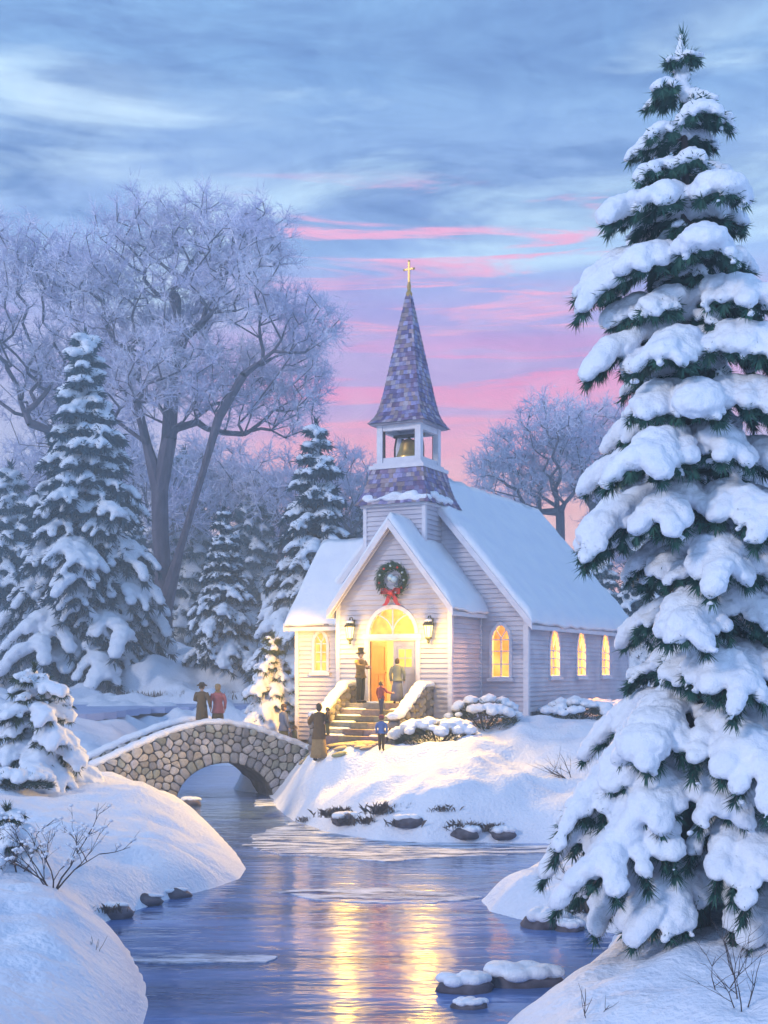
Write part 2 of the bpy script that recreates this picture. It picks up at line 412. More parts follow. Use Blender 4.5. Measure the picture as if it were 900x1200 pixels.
class Wall:
    """a plane through o along s; n points outwards"""
    def __init__(s, o, sd, n): s.o, s.sd, s.n = V(o), V(sd), V(n)
    def p(s, a, z, out=0): return s.o + s.sd * a + ZD * z + s.n * out
WF = Wall(W(0, 0, 0), UD, -VD)                      # vestibule front
WVR = Wall(W(2.09, 0, 0), VD, UD)                   # vestibule right side
WVL = Wall(W(-2.15, 0, 0), VD, -UD)
NV0, NV1, NUL, NUR, NUC = 2.6, 15.0, -4.5, 3.80, -.35
WN = Wall(W(0, NV0, 0), UD, -VD)                    # nave front gable
WS = Wall(W(NUR, 0, 0), VD, UD)                     # nave right side
WB = Wall(W(0, NV1, 0), UD, VD)
WL = Wall(W(NUL, 0, 0), VD, -UD)
TV0, TV1, TUL = 1.5, 6.2, -4.72
WT = Wall(W(0, TV0, 0), UD, -VD)                    # left wing front
WTL = Wall(W(TUL, 0, 0), VD, -UD)
WTB = Wall(W(0, TV1, 0), UD, VD)

def boards(mb, w, left, right, z0, z1, holes=(), bh=.165):
    f = lambda q, z: q(z) if callable(q) else q
    n = max(1, round((z1 - z0) / bh)); bh = (z1 - z0) / n
    for i in range(n):
        zb, zt = z0 + i * bh, z0 + (i + 1) * bh; zm = (zb + zt) / 2
        cuts = sorted(h(zm) for h in holes if h(zm))
        xs = [(f(left, zb), f(left, zt))]
        for a, b in cuts: xs += [(a, a), (b, b)]
        xs.append((f(right, zb), f(right, zt)))
        for k in range(0, len(xs), 2):
            (a0, a1), (b0, b1) = xs[k], xs[k + 1]
            if b0 - a0 < .01: continue
            j = .004 * wob((a0 + i * 3.1, i * 1.7, z0))
            mb.quad(w.p(a0, zb, .06 + j), w.p(b0, zb, .06 + j), w.p(b1, zt, .006), w.p(a1, zt, .006))
            mb.quad(w.p(a0, zb, .06 + j), w.p(a0, zb, -.0), w.p(b0, zb, -.0), w.p(b0, zb, .06 + j))
def wbox(mb, w, a0, a1, z0, z1, d0, d1, **k):
    mb.hexa([w.p(a0, z0, d1), w.p(a1, z0, d1), w.p(a1, z0, d0), w.p(a0, z0, d0), w.p(a0, z1, d1), w.p(a1, z1, d1), w.p(a1, z1, d0), w.p(a0, z1, d0)], **k)
def wbar(mb, w, p, q, wd, d0, d1, **k):
    """bar in the wall plane between (a,z) points p and q"""
    p, q = V((*p, 0)), V((*q, 0)); t = (q - p).normalized(); o = V((-t.y, t.x, 0)) * wd / 2
    r = [p - o, q - o, q + o, p + o]
    mb.hexa([w.p(x.x, x.y, d0) for x in r] + [w.p(x.x, x.y, d1) for x in r], **k)

def lancet(c, wd, zb, zs):
    """pointed-arch outline (a, z): from bottom left over the point to bottom right; returns points and its apex height"""
    rr = wd * .95; apex = zs + math.sqrt(rr * rr - (rr - wd / 2) ** 2)
    pts = [(c - wd / 2, zb), (c - wd / 2, zs)]
    am = math.acos((rr - wd / 2) / rr); N = 7
    for i in range(1, N + 1):
        a = am * i / N; pts.append((c - wd / 2 + rr - rr * math.cos(a), zs + rr * math.sin(a)))
    pts += [(2 * c - a, z) for a, z in pts[-2::-1]]
    return pts, apex
def lancet_hole(c, wd, zb, zs):
    pts, ap = lancet(c, wd, zb, zs); left = pts[:len(pts) // 2 + 1]
    def h(z):
        if z < zb or z > ap - .03: return None
        for (a0, z0), (a1, z1) in zip(left, left[1:]):
            if z0 <= z <= z1 and z1 > z0:
                a = a0 + (a1 - a0) * (z - z0) / (z1 - z0); return (a, 2 * c - a)
        return (left[0][0], 2 * c - left[0][0])
    return h
def outline_strip(mb, w, pts, wd, d0, d1):
    """frame moulding that follows an open outline, wd wide outwards"""
    n = len(pts); P = [V((a, z, 0)) for a, z in pts]; off = []
    for i in range(n):
        t = (P[min(i + 1, n - 1)] - P[max(i - 1, 0)]).normalized(); off.append(P[i] + V((-t.y, t.x, 0)) * wd)
    for i in range(n - 1):
        r = [P[i], P[i + 1], off[i + 1], off[i]]
        mb.hexa([w.p(x.x, x.y, d0) for x in r] + [w.p(x.x, x.y, d1) for x in r])
def window(w, c, wd, zb, zs, label=None):
    pts, ap = lancet(c, wd, zb, zs)
    fr = MB(); outline_strip(fr, w, pts, .11, -.06, .075)
    fo = fr.build('window', M['trim'], church)
    pa = MB(); ring = [w.p(a, z, -.05) for a, z in pts]; k = len(pts)
    lower = [(c - wd / 2, zb), (c - wd / 2, zs), (c + wd / 2, zs), (c + wd / 2, zb)]
    pa.add([w.p(a, z, -.05) for a, z in lower], [(0, 1, 2, 3)], mi=0)
    up = pts[1:-1]; pa.add([w.p(a, z, -.05) for a, z in up], [tuple(range(len(up)))], mi=1)
    pa.build('pane', [M['amber'], M['orange_glass']], fo)
    mu = MB(); wbar(mu, w, (c, zb), (c, zs + .1), .05, -.04, .02)
    for q in (.36, .7): wbar(mu, w, (c - wd / 2, zb + (zs - zb) * q), (c + wd / 2, zb + (zs - zb) * q), .035, -.035, .015)
    wbar(mu, w, (c - wd / 2, zs), (c + wd / 2, zs), .04, -.036, .016)
    wbar(mu, w, (c, zs + .05), (c - wd * .28, zs + (ap - zs) * .62), .035, -.034, .014); wbar(mu, w, (c, zs + .05), (c + wd * .28, zs + (ap - zs) * .62), .035, -.033, .013)
    mu.build('muntin', M['trim'], fo)
    si = MB(); wbox(si, w, c - wd / 2 - .17, c + wd / 2 + .17, zb - .12, zb - .005, -.02, .16); si.build('sill', M['trim'], fo)
    sn = MB(); sn.ell(w.p(c, zb + .01, .08), ((wd / 2 + .14), .09, .06), Matrix((w.sd, w.n, ZD)).transposed(), 2)
    sn.build('snow', M['roof_snow'], fo, smooth=True)

# --- walls
z_eave = 6.36; apexN = 11.25; slopeN = (apexN - z_eave) / (NUR - NUC)
VE, VAP = 6.72, 9.42; VC = -.03; slV = (VAP - VE) / (2.09 - VC)
DL, DR, DB, DT = -.95, .84, 3.40, 5.50                # doorway
FW, FB = .86, 5.72                                    # fanlight half width and base
FC = (DL + DR) / 2
front_holes = [lambda z: (DL, DR) if z < DT + .16 else None,
               lambda z: (FC - math.sqrt(FW * FW - (z - FB) ** 2), FC + math.sqrt(FW * FW - (z - FB) ** 2)) if FB - .1 <= z < FB + FW - .01 and z > DT + .16 else None]
mb = MB()
boards(mb, WF, -2.15, 2.09, GZ, VE, front_holes)
boards(mb, WF, lambda z: VC - (VAP - z) / slV, lambda z: VC + (VAP - z) / slV, VE, VAP, front_holes)
boards(mb, WVR, 0, NV0, GZ - .8, VE); boards(mb, WVL, 0, NV0, GZ - .8, VE)
nh = [lancet_hole(2.86, .62, 4.22, 5.55)]
boards(mb, WN, NUL, NUR, GZ - .8, z_eave, nh)
boards(mb, WN, lambda z: NUC - (apexN - z) / slopeN, lambda z: NUC + (apexN - z) / slopeN, z_eave, apexN)
side_w = [5.35, 8.45, 11.6]
boards(mb, WS, NV0, NV1, GZ + .35, z_eave, [lancet_hole(c, .98, 4.25, 5.2) for c in side_w])
boards(mb, WB, NUL, NUR, GZ - .8, z_eave); boards(mb, WB, lambda z: NUC - (apexN - z) / slopeN, lambda z: NUC + (apexN - z) / slopeN, z_eave, apexN)
boards(mb, WL, NV0, NV1, GZ - .8, z_eave)
boards(mb, WT, TUL, -2.15, GZ - .8, z_eave, [lancet_hole(-3.72, .5, 4.42, 5.45)])
boards(mb, WTB, TUL, NUL, GZ - .8, z_eave)
TR = (TV0 + TV1) / 2; TAP = 9.05; slT = (TAP - z_eave) / (TR - TV0)
boards(mb, WTL, TV0, TV1, GZ - .8, z_eave); boards(mb, WTL, lambda z: TR - (TAP - z) / slT, lambda z: TR + (TAP - z) / slT, z_eave, TAP)
mb.build('wall', M['siding'], church)

# --- corner boards, friezes
mb = MB()
def corner(u, v, z0, z1, s=.15): mb.box(W(u, v, (z0 + z1) / 2), (s, s, z1 - z0), RC)
for u, v, z1 in ((-2.15, 0, VE + .12), (2.09, 0, VE + .02)): corner(u, v, GZ - .8, z1)
corner(NUR, NV0, GZ - .8, z_eave + .05, .19); corner(NUR, NV1, GZ - .8, z_eave); corner(TUL, TV0, GZ - .8, z_eave); corner(2.09 + .02, NV0 - .09, GZ, VE - .1, .1)
wbox(mb, WS, NV0 + .1, NV1 - .08, z_eave - .24, z_eave - .01, .036, .07); wbox(mb, WT, TUL + .08, -2.16, z_eave - .2, z_eave - .01, .036, .065)
wbox(mb, WVR, .08, NV0 - .05, VE - .2, VE - .01, .036, .065)
wbox(mb, WS, NV0 + .1, NV1 - .08, GZ + .3, GZ + .46, .02, .085)
mb.build('trim', M['trim'], church)

# --- stone footing under the nave's side
mb = MB(); rnd = random.Random(5)
pal = [(.16, .15, .20), (.24, .22, .27), (.30, .27, .28), (.20, .20, .27), (.12, .12, .16)]
wbox(mb, WS, NV0, NV1, GZ - .3, GZ + .3, -.1, .02, col=(.07, .07, .09))
for row in range(2):
    a = NV0 + .05
    while a < NV1 - .2:
        l = rnd.uniform(.25, .55); z = GZ - .06 + row * .19
        c = WS.p(a + l / 2, z + .09 + rnd.uniform(-.01, .01), .03)
        mb.ell(c, (l / 2 - .012, .06, .095), Matrix((VD, UD, ZD)).transposed(), 2, col=rnd.choice(pal)); a += l
mb.build('footing', M['stone'], church, smooth=True)

# --- windows
window(WN, 2.86, .62, 4.22, 5.55)
for c in side_w: window(WS, c, .98, 4.25, 5.2)
window(WT, -3.72, .5, 4.42, 5.45)

# --- doorway: fanlight, transom, leaves, warm vestibule behind
fr = MB()
arc = [(FC + (FW) * math.cos(math.pi - math.pi * i / 18), FB + FW * math.sin(math.pi * i / 18)) for i in range(19)]
outline_strip(fr, WF, arc, .13, -.06, .09)
fan = fr.build('fanlight', M['trim'], church)
pa = MB(); pa.add([WF.p(a, z, -.05) for a, z in arc], [tuple(range(19))], mi=0); pa.build('pane', [M['orange_glass']], fan)
mu = MB()
wbar(mu, WF, (FC, FB), (FC, FB + FW), .04, -.04, .02)
for sg in (-1, 1):
    prev = None
    for i in range(9):
        a = i / 8 * math.pi / 2; p = (FC + sg * (FW * .98 - FW * .98 * math.cos(a) ) * .98, FB + FW * .80 * math.sin(a))
        if prev: wbar(mu, WF, prev, p, .035, -.038, .014)
        prev = p
mu.build('muntin', M['trim'], fan)
mb = MB()
wbox(mb, WF, DL - .16, DL, DB - .02, DT, -.05, .08); wbox(mb, WF, DR, DR + .16, DB - .02, DT, -.05, .08)
wbox(mb, WF, DL - .2, DR + .2, DT + .002, FB - .002, -.06, .10); wbox(mb, WF, DL - .24, DR + .24, DT + .06, DT + .12, .08, .14)
mb.build('door_frame', M['trim'], church)
mb = MB()     # vestibule lining
vd = 2.3
for q in ([W(-2, .1, 3.38), W(1.95, .1, 3.38), W(1.95, vd, 3.38), W(-2, vd, 3.38)], [W(-2, .12, 6.9), W(1.95, .12, 6.9), W(1.95, vd, 6.9), W(-2, vd, 6.9)],
          [W(-2, vd, 3.38), W(1.95, vd, 3.38), W(1.95, vd, 6.9), W(-2, vd, 6.9)], [W(-2, .1, 3.38), W(-2, vd, 3.38), W(-2, vd, 6.9), W(-2, .1, 6.9)], [W(1.95, .1, 3.38), W(1.95, vd, 3.38), W(1.95, vd, 6.9), W(1.95, .1, 6.9)]):
    mb.quad(*q)
mb.build('vestibule_lining', M['plaster'], church)
def leaf(hinge_u, wd, ang, m, glass):
    """door leaf hinged at hinge_u (wd signed along u), swung inwards by ang"""
    sgn = 1 if wd > 0 else -1; d = UD * sgn * math.cos(ang) + VD * math.sin(ang); n = (VD * -math.cos(ang) + UD * sgn * math.sin(ang))
    w = Wall(W(hinge_u, .06, 0), d, n); L = abs(wd) - .02
    mb = MB(); wbox(mb, w, .01, L, DB + .02, DT - .02, -.03, .02)
    for a0, a1 in ((.01, .13), (L - .12, L)): wbox(mb, w, a0, a1, DB + .025, DT - .025, .02, .04)
    for z0, z1 in ((DB + .03, DB + .28), (DB + .95, DB + 1.1), (DT - .2, DT - .03)): wbox(mb, w, .13, L - .12, z0, z1, .02, .038)
    wbox(mb, w, L / 2 - .03, L / 2 + .03, DB + .28, DB + .95, .02, .037)
    o = mb.build('door', m, church)
    if glass:
        g = MB(); wbox(g, w, .2, L - .19, DB + 1.2, DT - .3, .021, .03); g.build('pane', M['amber'], o)
        g = MB(); wbar(g, w, (L / 2, DB + 1.2), (L / 2, DT - .3), .03, .03, .042); wbar(g, w, (.2, DB + 1.5), (L - .19, DB + 1.5), .03, .03, .041); g.build('muntin', M['door'], o)
    g = MB(); c = w.p(L - .07, DB + 1.02, .075); g.ell(c, .035, None, 2); g.tube([w.p(L - .07, DB + 1.02, .03), c], .012); g.build('handle', M['bronze'], o, smooth=True)
leaf(DR, -.90, 0, M['door'], True)
leaf(DL, .88, R(78), M['door_warm'], False)

# --- roofs: boards with fascia, thick snow on top
def slab(mb, quad, dz0, dz1):
    p = [V(q) for q in quad]; mb.hexa([q + ZD * dz0 for q in p] + [q + ZD * dz1 for q in p])
def snow_quad(mb, e0, e1, r1, r0, th, nu, nv, rnd_edges, seed, drape=.10):
    """snow over one slope; e0-e1 the eave, r0-r1 the ridge; rnd_edges = which sides end in a soft lip (eave, right, ridge, left)"""
    e0, e1, r0, r1 = V(e0), V(e1), V(r0), V(r1); lu = (e1 - e0).length; lv = (r0 - e0).length
    def ep(d, r): return math.sqrt(max(0, 1 - (1 - min(d / r, 1)) ** 2))
    top, bot = [], []
    for j in range(nv + 1):
        for i in range(nu + 1):
            a, b = i / nu, j / nv; a2 = .5 - .5 * math.cos(math.pi * a); b2 = b ** 1.4
            base = e0.lerp(e1, a2).lerp(r0.lerp(r1, a2), b2)
            k = 1
            if rnd_edges[0]: k *= ep(b2 * lv + .02, .34)
            if rnd_edges[1]: k *= ep((1 - a2) * lu + .02, .25)
            if rnd_edges[2]: k *= ep((1 - b2) * lv + .02, .25)
            if rnd_edges[3]: k *= ep(a2 * lu + .02, .25)
            nz = mnoise.fractal(base * .9 + V((seed, 0, 0)), 1, 2, 3) * .08 + mnoise.noise(base * 3.1 + V((seed, 7, 0))) * .035
            if j == 0 and rnd_edges[0]:
                out = (e0 - r0).normalized(); base = base + out * (.04 + .07 * mnoise.noise(base * 1.9 + V((seed, 3, 1)))) - ZD * drape * max(0, .35 + mnoise.noise(base * 1.3 + V((0, seed, 2))))
            top.append(base + ZD * (th * k * (1 + 0) + nz * k)); bot.append(base - ZD * .012)
    n = len(top); w_ = nu + 1; fs = []
    for j in range(nv):
        for i in range(nu):
            q = (j * w_ + i, j * w_ + i + 1, (j + 1) * w_ + i + 1, (j + 1) * w_ + i); fs += [q, tuple(n + x for x in q[::-1])]
    rim = [i for i in range(w_)] + [(j + 1) * w_ - 1 for j in range(1, nv + 1)] + [nv * w_ + i for i in range(nu - 1, -1, -1)] + [j * w_ for j in range(nv - 1, 0, -1)]
    for a, b in zip(rim, rim[1:] + rim[:1]): fs.append((b, a, n + a, n + b))
    mb.add(top + bot, fs)
def gable_roof(name_snow, uc, ul, ur, v0, v1, zap, sl, ov, th, axis='v', seed=0, ends=(1, 1), nn=(60, 26), cl=True):
    """ridge along v (axis 'v') or along u"""
    P = (lambda s, t, z: W(s, t, z)) if axis == 'v' else (lambda s, t, z: W(t, s, z))
    d, f, sn = MB(), MB(), MB()
    for side in (-1, 1):
        half = (ur - uc) if side > 0 else (uc - ul)
        e = uc + side * (half + ov); ze = zap - sl * (half + ov)
        q = [P(e, v0, ze), P(e, v1, ze), P(uc, v1, zap), P(uc, v0, zap)]
        slab(d, q, .02, .12)
        f_ = lambda t, w_: f.hexa([P(e, t, ze - .14), P(e, t + w_, ze - .14), P(uc, t + w_, zap - .14), P(uc, t, zap - .14), P(e, t, ze + .135), P(e, t + w_, ze + .135), P(uc, t + w_, zap + .135), P(uc, t, zap + .135)])
        if ends[0]: f_(v0 - .05, .06); f_(v0 + .16, .05)
        if ends[1]: f_(v1 - .01, .06)
        f.hexa([P(e, v0, ze - .12), P(e, v1, ze - .12), P(e - side * .05, v1, ze - .10), P(e - side * .05, v0, ze - .10), P(e, v0, ze + .12), P(e, v1, ze + .12), P(e - side * .05, v1, ze + .11), P(e - side * .05, v0, ze + .11)])
        lift = ZD * .125
        snow_quad(sn, q[0] + lift, q[1] + lift, q[2] + lift, q[3] + lift, th, nn[0], nn[1], (1, ends[1], 0, ends[0]), seed + side)
    ro = d.build('roof', M['roof_deck'], church); f.build('fascia', M['trim'], ro)
    sn.build('snow', M['roof_snow'], ro, smooth=True)
gable_roof('n', NUC, NUL, NUR, NV0 - .32, NV1 + .4, apexN + .02, slopeN, .32, .34, seed=1, nn=(70, 30))
gable_roof('v', VC, -2.15, 2.09, -.38, NV0 + .02, VAP + .02, slV, .26, .26, seed=5, ends=(1, 0), nn=(26, 26))
gable_roof('t', TR, TV0, TV1, TUL - .38, -1.2, TAP + .02, slT, .30, .30, axis='u', seed=9, ends=(1, 0), nn=(30, 24))

# --- steeple
TC, TVc = (-.58, 2.35)[0], 2.35
def sq(half, z): return [W(TC - half, TVc - half, z), W(TC + half, TVc - half, z), W(TC + half, TVc + half, z), W(TC - half, TVc + half, z)]
mb = MB(); hb = 1.15
tz0, tz1 = 7.4, 10.25
for w, c in ((Wall(W(0, TVc - hb, 0), UD, -VD), TC), (Wall(W(0, TVc + hb, 0), UD, VD), TC), (Wall(W(TC + hb, 0, 0), VD, UD), TVc), (Wall(W(TC - hb, 0, 0), VD, -UD), TVc)):
    boards(mb, w, c - hb, c + hb, tz0, tz1)
tw = mb.build('tower', M['siding'], church)
mb = MB()
for a in (-1, 1):
    for b in (-1, 1): mb.box(W(TC + a * hb, TVc + b * hb, (tz0 + tz1) / 2), (.14, .14, tz1 - tz0), RC)
mb.box(W(TC, TVc, tz1 + .02), (2 * hb + .3, 2 * hb + .3, .10), RC)
mb.build('trim', M['trim'], tw)

pal_sh = [(.13, .10, .24), (.18, .15, .32), (.24, .22, .42), (.30, .27, .46), (.36, .26, .30), (.16, .10, .20), (.42, .36, .44), (.22, .15, .27), (.27, .20, .22)]
def shingled(mb, prof, row, rnd, cw=.16):
    """four sloping faces with a profile [(half, z)...] covered in courses of shingles"""
    seg = [(V((a[0], a[1], 0)), V((b[0], b[1], 0))) for a, b in zip(prof, prof[1:])]
    tot = sum((b - a).length for a, b in seg)
    def at_(t):
        for a, b in seg:
            l = (b - a).length
            if t <= l + 1e-6: q = a.lerp(b, max(0, t / l)); return q.x, q.y
            t -= l
        return prof[-1]
    n = max(2, int(tot / row))
    core = [sq(max(h - .02, .004), z) for h, z in prof]
    for a, b in zip(core, core[1:]):
        for k in range(4): mb.quad(a[k], a[(k + 1) % 4], b[(k + 1) % 4], b[k], col=(.06, .05, .10))
    for i in range(n):
        h0, z0 = at_(tot * i / n); h1, z1 = at_(min(tot, tot * (i + 1) / n + .03))
        m = max(1, round(2 * h0 / cw))
        for k in range(4):
            A, B = sq(h0 + .03, z0), sq(h1 + .008, z1); a0, b0, a1, b1 = A[k], A[(k + 1) % 4], B[k], B[(k + 1) % 4]
            sh = .5 / m * (i % 2); cuts = [0] + [min(1, max(0, (j + sh * m + rnd.uniform(-.12, .12)) / m)) for j in range(1 if not sh else 0, m)] + [1]
            for s, t in zip(cuts, cuts[1:]):
                if t - s < .01: continue
                g = .0; dz = ZD * rnd.uniform(-.02, .01)
                p = [a0.lerp(b0, s + g) + dz, a0.lerp(b0, t - g) + dz, a1.lerp(b1, t - g), a1.lerp(b1, s + g)]
                inn = (W(TC, TVc, z0) - (a0 + b0) / 2).normalized() * .02
                c = rnd.choice(pal_sh); f = rnd.uniform(.75, 1.25); c = tuple(x * f for x in c)
                mb.add([p[0], p[1], p[2], p[3], p[0] + inn, p[1] + inn], [(0, 1, 2, 3), (0, 4, 5, 1)], col=c)
rnd = random.Random(3)
mb = MB(); shingled(mb, [(1.42, 10.30), (1.22, 10.72), (1.08, 11.2), (1.02, 11.58)], .15, rnd)
sk = mb.build('steeple_skirt', M['shingle'], church)
sn = MB()
for k, (x, y, s, sz) in enumerate([(-1.0, -1.22, .32, .2), (.5, -1.24, .52, .22), (1.0, -1.25, .34, .26), (1.26, -.6, .4, .26), (1.24, .2, .5, .22), (-1.25, .1, .6, .2), (-.4, -1.3, .42, .09), (.1, -1.3, .4, .1)]):
    for j in range(6):
        q = V((x + rnd.uniform(-s, s) * .8 * (abs(y) > abs(x) or .2), y + rnd.uniform(-s, s) * .8 * (abs(x) > abs(y) or .2), 0)); zz = rnd.uniform(0, .25)
        f = 1 - zz * .28; sn.ell(W(TC + q.x * f, TVc + q.y * f, 10.42 + zz), (.24, .20, sz * .6), RC, 2)
me = snowify(sn, 'snow', .05, .05, .2, M['roof_snow']); KIDS.setdefault(sk.name, []).append(link('snow', me, sk))
# belfry
mb = MB(); bz0, bz1, bh_ = 11.60, 13.20, .85
mb.box(W(TC, TVc, bz0 + .05), (2.15, 2.15, .13), RC); mb.box(W(TC, TVc, bz0 + .17), (1.9, 1.9, .10), RC)
for a in (-1, 1):
    for b in (-1, 1): mb.box(W(TC + a * (bh_ - .1), TVc + b * (bh_ - .1), (bz0 + .22 + bz1) / 2), (.22, .22, bz1 - bz0 - .22), RC)
for a in (-1, 1):
    mb.box(W(TC, TVc + a * (bh_ - .1), bz1 - .12), (2 * bh_ - .43, .17, .24), RC); mb.box(W(TC + a * (bh_ - .1), TVc, bz1 - .12), (.17, 2 * bh_ - .43, .24), RC)
    mb.box(W(TC, TVc + a * (bh_ - .1), bz0 + .32), (2 * bh_ - .43, .12, .18), RC); mb.box(W(TC + a * (bh_ - .1), TVc, bz0 + .32), (.12, 2 * bh_ - .43, .18), RC)
be = mb.build('belfry', M['trim'], church)
for a in (-1, 1):
    for b in (-1, 1): mb = MB(); mb.box(W(TC + a * (bh_ - .235), TVc + b * (bh_ - .1), (bz0 + .42 + bz1 - .25) / 2), (.04, .12, bz1 - bz0 - .68), RC); mb.build('inner_post', M['timber'], be)
# spire
mb = MB(); shingled(mb, [(1.10, 13.22), (.93, 13.42), (.80, 13.72), (.68, 14.3), (.10, 17.75), (.07, 17.95)], .165, rnd, .15)
sp = mb.build('spire', M['shingle'], church)
mb = MB(); mb.box(W(TC, TVc, 13.20), (2.1, 2.1, .07), RC); mb.build('trim', M['soffit'], sp)
mb = MB(); c = W(TC, TVc, 0)
mb.lathe([(.10, 17.85), (.12, 18.0), (.06, 18.1), (.075, 18.25), (.05, 18.4)], 10, (c.x, c.y, 0))
mb.box(W(TC, TVc, 18.72), (.065, .06, .85), RC); mb.box(W(TC, TVc, 18.86), (.38, .058, .06), RC)
for p in ((0, 19.15), (-.19, 18.86), (.19, 18.86)): mb.ell(W(TC + p[0], TVc, p[1]), .045, None, 2)
mb.build('cross', M['gold'], church)
# bell, hung in the belfry
bell = thing('bell', 'bronze church bell hanging in the open belfry', 'bell', W(TC, TVc, 11.95))
c = W(TC, TVc, 0); mb = MB()
mb.lathe([(.50, 12.02), (.52, 12.06), (.45, 12.16), (.36, 12.38), (.32, 12.58), (.25, 12.71), (.10, 12.77), (.05, 12.79), (.04, 12.85)], 20, (c.x, c.y, 0)); mb.build('bell_body', M['bronze'], bell, smooth=True)
mb = MB(); mb.box(W(TC, TVc, 12.89), (1.2, .11, .10), RC)
for a in (-1, 1): mb.tube([W(TC + a * .57, TVc, 11.9), W(TC + a * .57, TVc, 12.5), W(TC + a * .5, TVc, 12.86)], .035)
mb.build('headstock', M['timber'], bell)
mb = MB(); mb.tube([W(TC, TVc, 12.6), W(TC, TVc, 12.05)], .02); mb.ell(W(TC, TVc, 12.03), .07, None, 2); mb.build('clapper', M['iron'], bell)

# --- wall lanterns
def lantern(u, label):
    t = thing('wall_lantern', label, 'lantern', WF.p(u, 5.85, .05), 'lanterns beside the church door')
    c = WF.p(u, 0, .30); mb = MB()
    mb.box(WF.p(u, 6.05, .045), (.12, .03, .34), RC)
    mb.tube([WF.p(u, 6.12, .05), WF.p(u, 6.3, .14), WF.p(u, 6.28, .30), WF.p(u, 6.18, .30)], .02)
    mb.build('bracket', M['iron'], t)
    mb = MB(); mb.lathe([(.03, 6.24), (.05, 6.18), (.13, 6.08), (.20, 6.0), (.19, 5.97)], 6, (c.x, c.y, 0)); mb.build('cap', M['iron'], t)
    mb = MB()
    for k in range(6):
        a = k * math.pi / 3; mb.tube([(c.x + .165 * math.cos(a), c.y + .165 * math.sin(a), 5.98), (c.x + .10 * math.cos(a), c.y + .10 * math.sin(a), 5.58)], .011, 4)
    mb.lathe([(.12, 5.59), (.12, 5.55), (.04, 5.48), (.05, 5.42), (.01, 5.36)], 6, (c.x, c.y, 0)); mb.build('cage', M['iron'], t)
    mb = MB(); mb.lathe([(.085, 5.60), (.15, 5.965)], 6, (c.x, c.y, 0)); mb.build('glass', M['flame'], t)
    mb = MB(); mb.ell((c.x, c.y, 6.14), (.13, .13, .07), None, 2); mb.build('snow', M['roof_snow'], t, smooth=True)
    L = bpy.data.lights.new('lantern_light', 'POINT'); L.energy = LANTERN; L.color = (1, .58, .10); L.shadow_soft_size = .14
    o = bpy.data.objects.new('lantern_light', L); COL.objects.link(o); o.location = WF.p(u, 5.6, .7)
    L = bpy.data.lights.new('fill_spot', 'SPOT'); L.energy = 3300; L.color = (1, .55, .05); L.shadow_soft_size = .3; L.spot_size = R(140); L.spot_blend = .6  # added spot at the lantern, thrown forward to warm the snow
    o = bpy.data.objects.new('fill_spot', L); COL.objects.link(o); o.location = WF.p(u, 5.8, .52); o.rotation_euler = (VD + ZD * .42).to_track_quat('Z', 'Y').to_euler()
LANTERN = 105
def pine_fill_spot():       # added spot beside the left lantern, aimed to brighten the pine
    L = bpy.data.lights.new('fill_spot', 'SPOT'); L.energy = 2200; L.color = (1, .50, .05); L.shadow_soft_size = .3; L.spot_size = R(70); L.spot_blend = .8
    p = WF.p(-1.62, 5.8, .75); o = bpy.data.objects.new('fill_spot', L); COL.objects.link(o); o.location = p; o.rotation_euler = (p - V((-4.2, 46.9, 4.0))).to_track_quat('Z', 'Y').to_euler()
pine_fill_spot()
lantern(-1.55, 'lit black wall lantern left of the church door'); lantern(1.42, 'lit black wall lantern right of the church door')
L = bpy.data.lights.new('vestibule_lamp', 'POINT'); L.energy = 330; L.color = (1, .70, .28); L.shadow_soft_size = .2
o = bpy.data.objects.new('vestibule_lamp', L); COL.objects.link(o); o.location = W(-.1, 1.2, 5.7)

for i, (u, v, e) in enumerate(((2.5, 5.35, 1500), (2.5, 8.45, 1500), (2.5, 11.6, 1500), (2.86, 3.9, 900), (-3.72, 2.7, 600))):
    L = bpy.data.lights.new('window_fill_spot', 'SPOT'); L.energy = e * 3; L.color = (1, .72, .34); L.shadow_soft_size = .25; L.spot_size = R(130); L.spot_blend = .4  # added spots, aimed out through the panes to brighten the snow
    o = bpy.data.objects.new('window_fill_spot', L); COL.objects.link(o); o.location = W(u, v, 6.0); o.rotation_euler = ((-UD if i < 3 else VD) + ZD * .35).to_track_quat('Z', 'Y').to_euler()
# --- wreath on the gable
wr = thing('wreath', 'green Christmas wreath with red bow on the church gable', 'wreath', WF.p(.0, 7.55, .12))
rnd = random.Random(8); mb = MB()
for i in range(900):
    a = rnd.uniform(0, 2 * math.pi); rr = .46 + rnd.gauss(0, .075); p = WF.p(rr * math.cos(a) + .0, 7.55 + rr * math.sin(a), .1 + rnd.uniform(0, .12))
    d = (UD * math.cos(a + rnd.uniform(.4, 2)) + ZD * math.sin(a + rnd.uniform(.4, 2)) - VD * rnd.uniform(0, .9)).normalized(); o_ = d.orthogonal().normalized() * .022
    mb.add([p - o_, p + o_, p + d * .17], [(0, 1, 2)])
mb.tube([WF.p(.46 * math.cos(k * math.pi / 12), 7.55 + .46 * math.sin(k * math.pi / 12), .12) for k in range(25)], .08, 6, False)
mb.build('greens', M['leaf'], wr)
mb = MB()
for k in range(11):
    a = .5 + k * 2 * math.pi / 11; mb = MB(); mb.ell(WF.p(.47 * math.cos(a), 7.55 + .47 * math.sin(a), .22), .045, None, 2); mb.build('ornament', M['bauble2' if k % 2 else 'bauble'], wr, smooth=True)
for a, z in ((-.05, 7.62), (.09, 7.55)): mb = MB(); mb.ell(WF.p(a, z, .16), .13, None, 2); mb.build('ornament', M['bauble'], wr, smooth=True)
mb = MB()
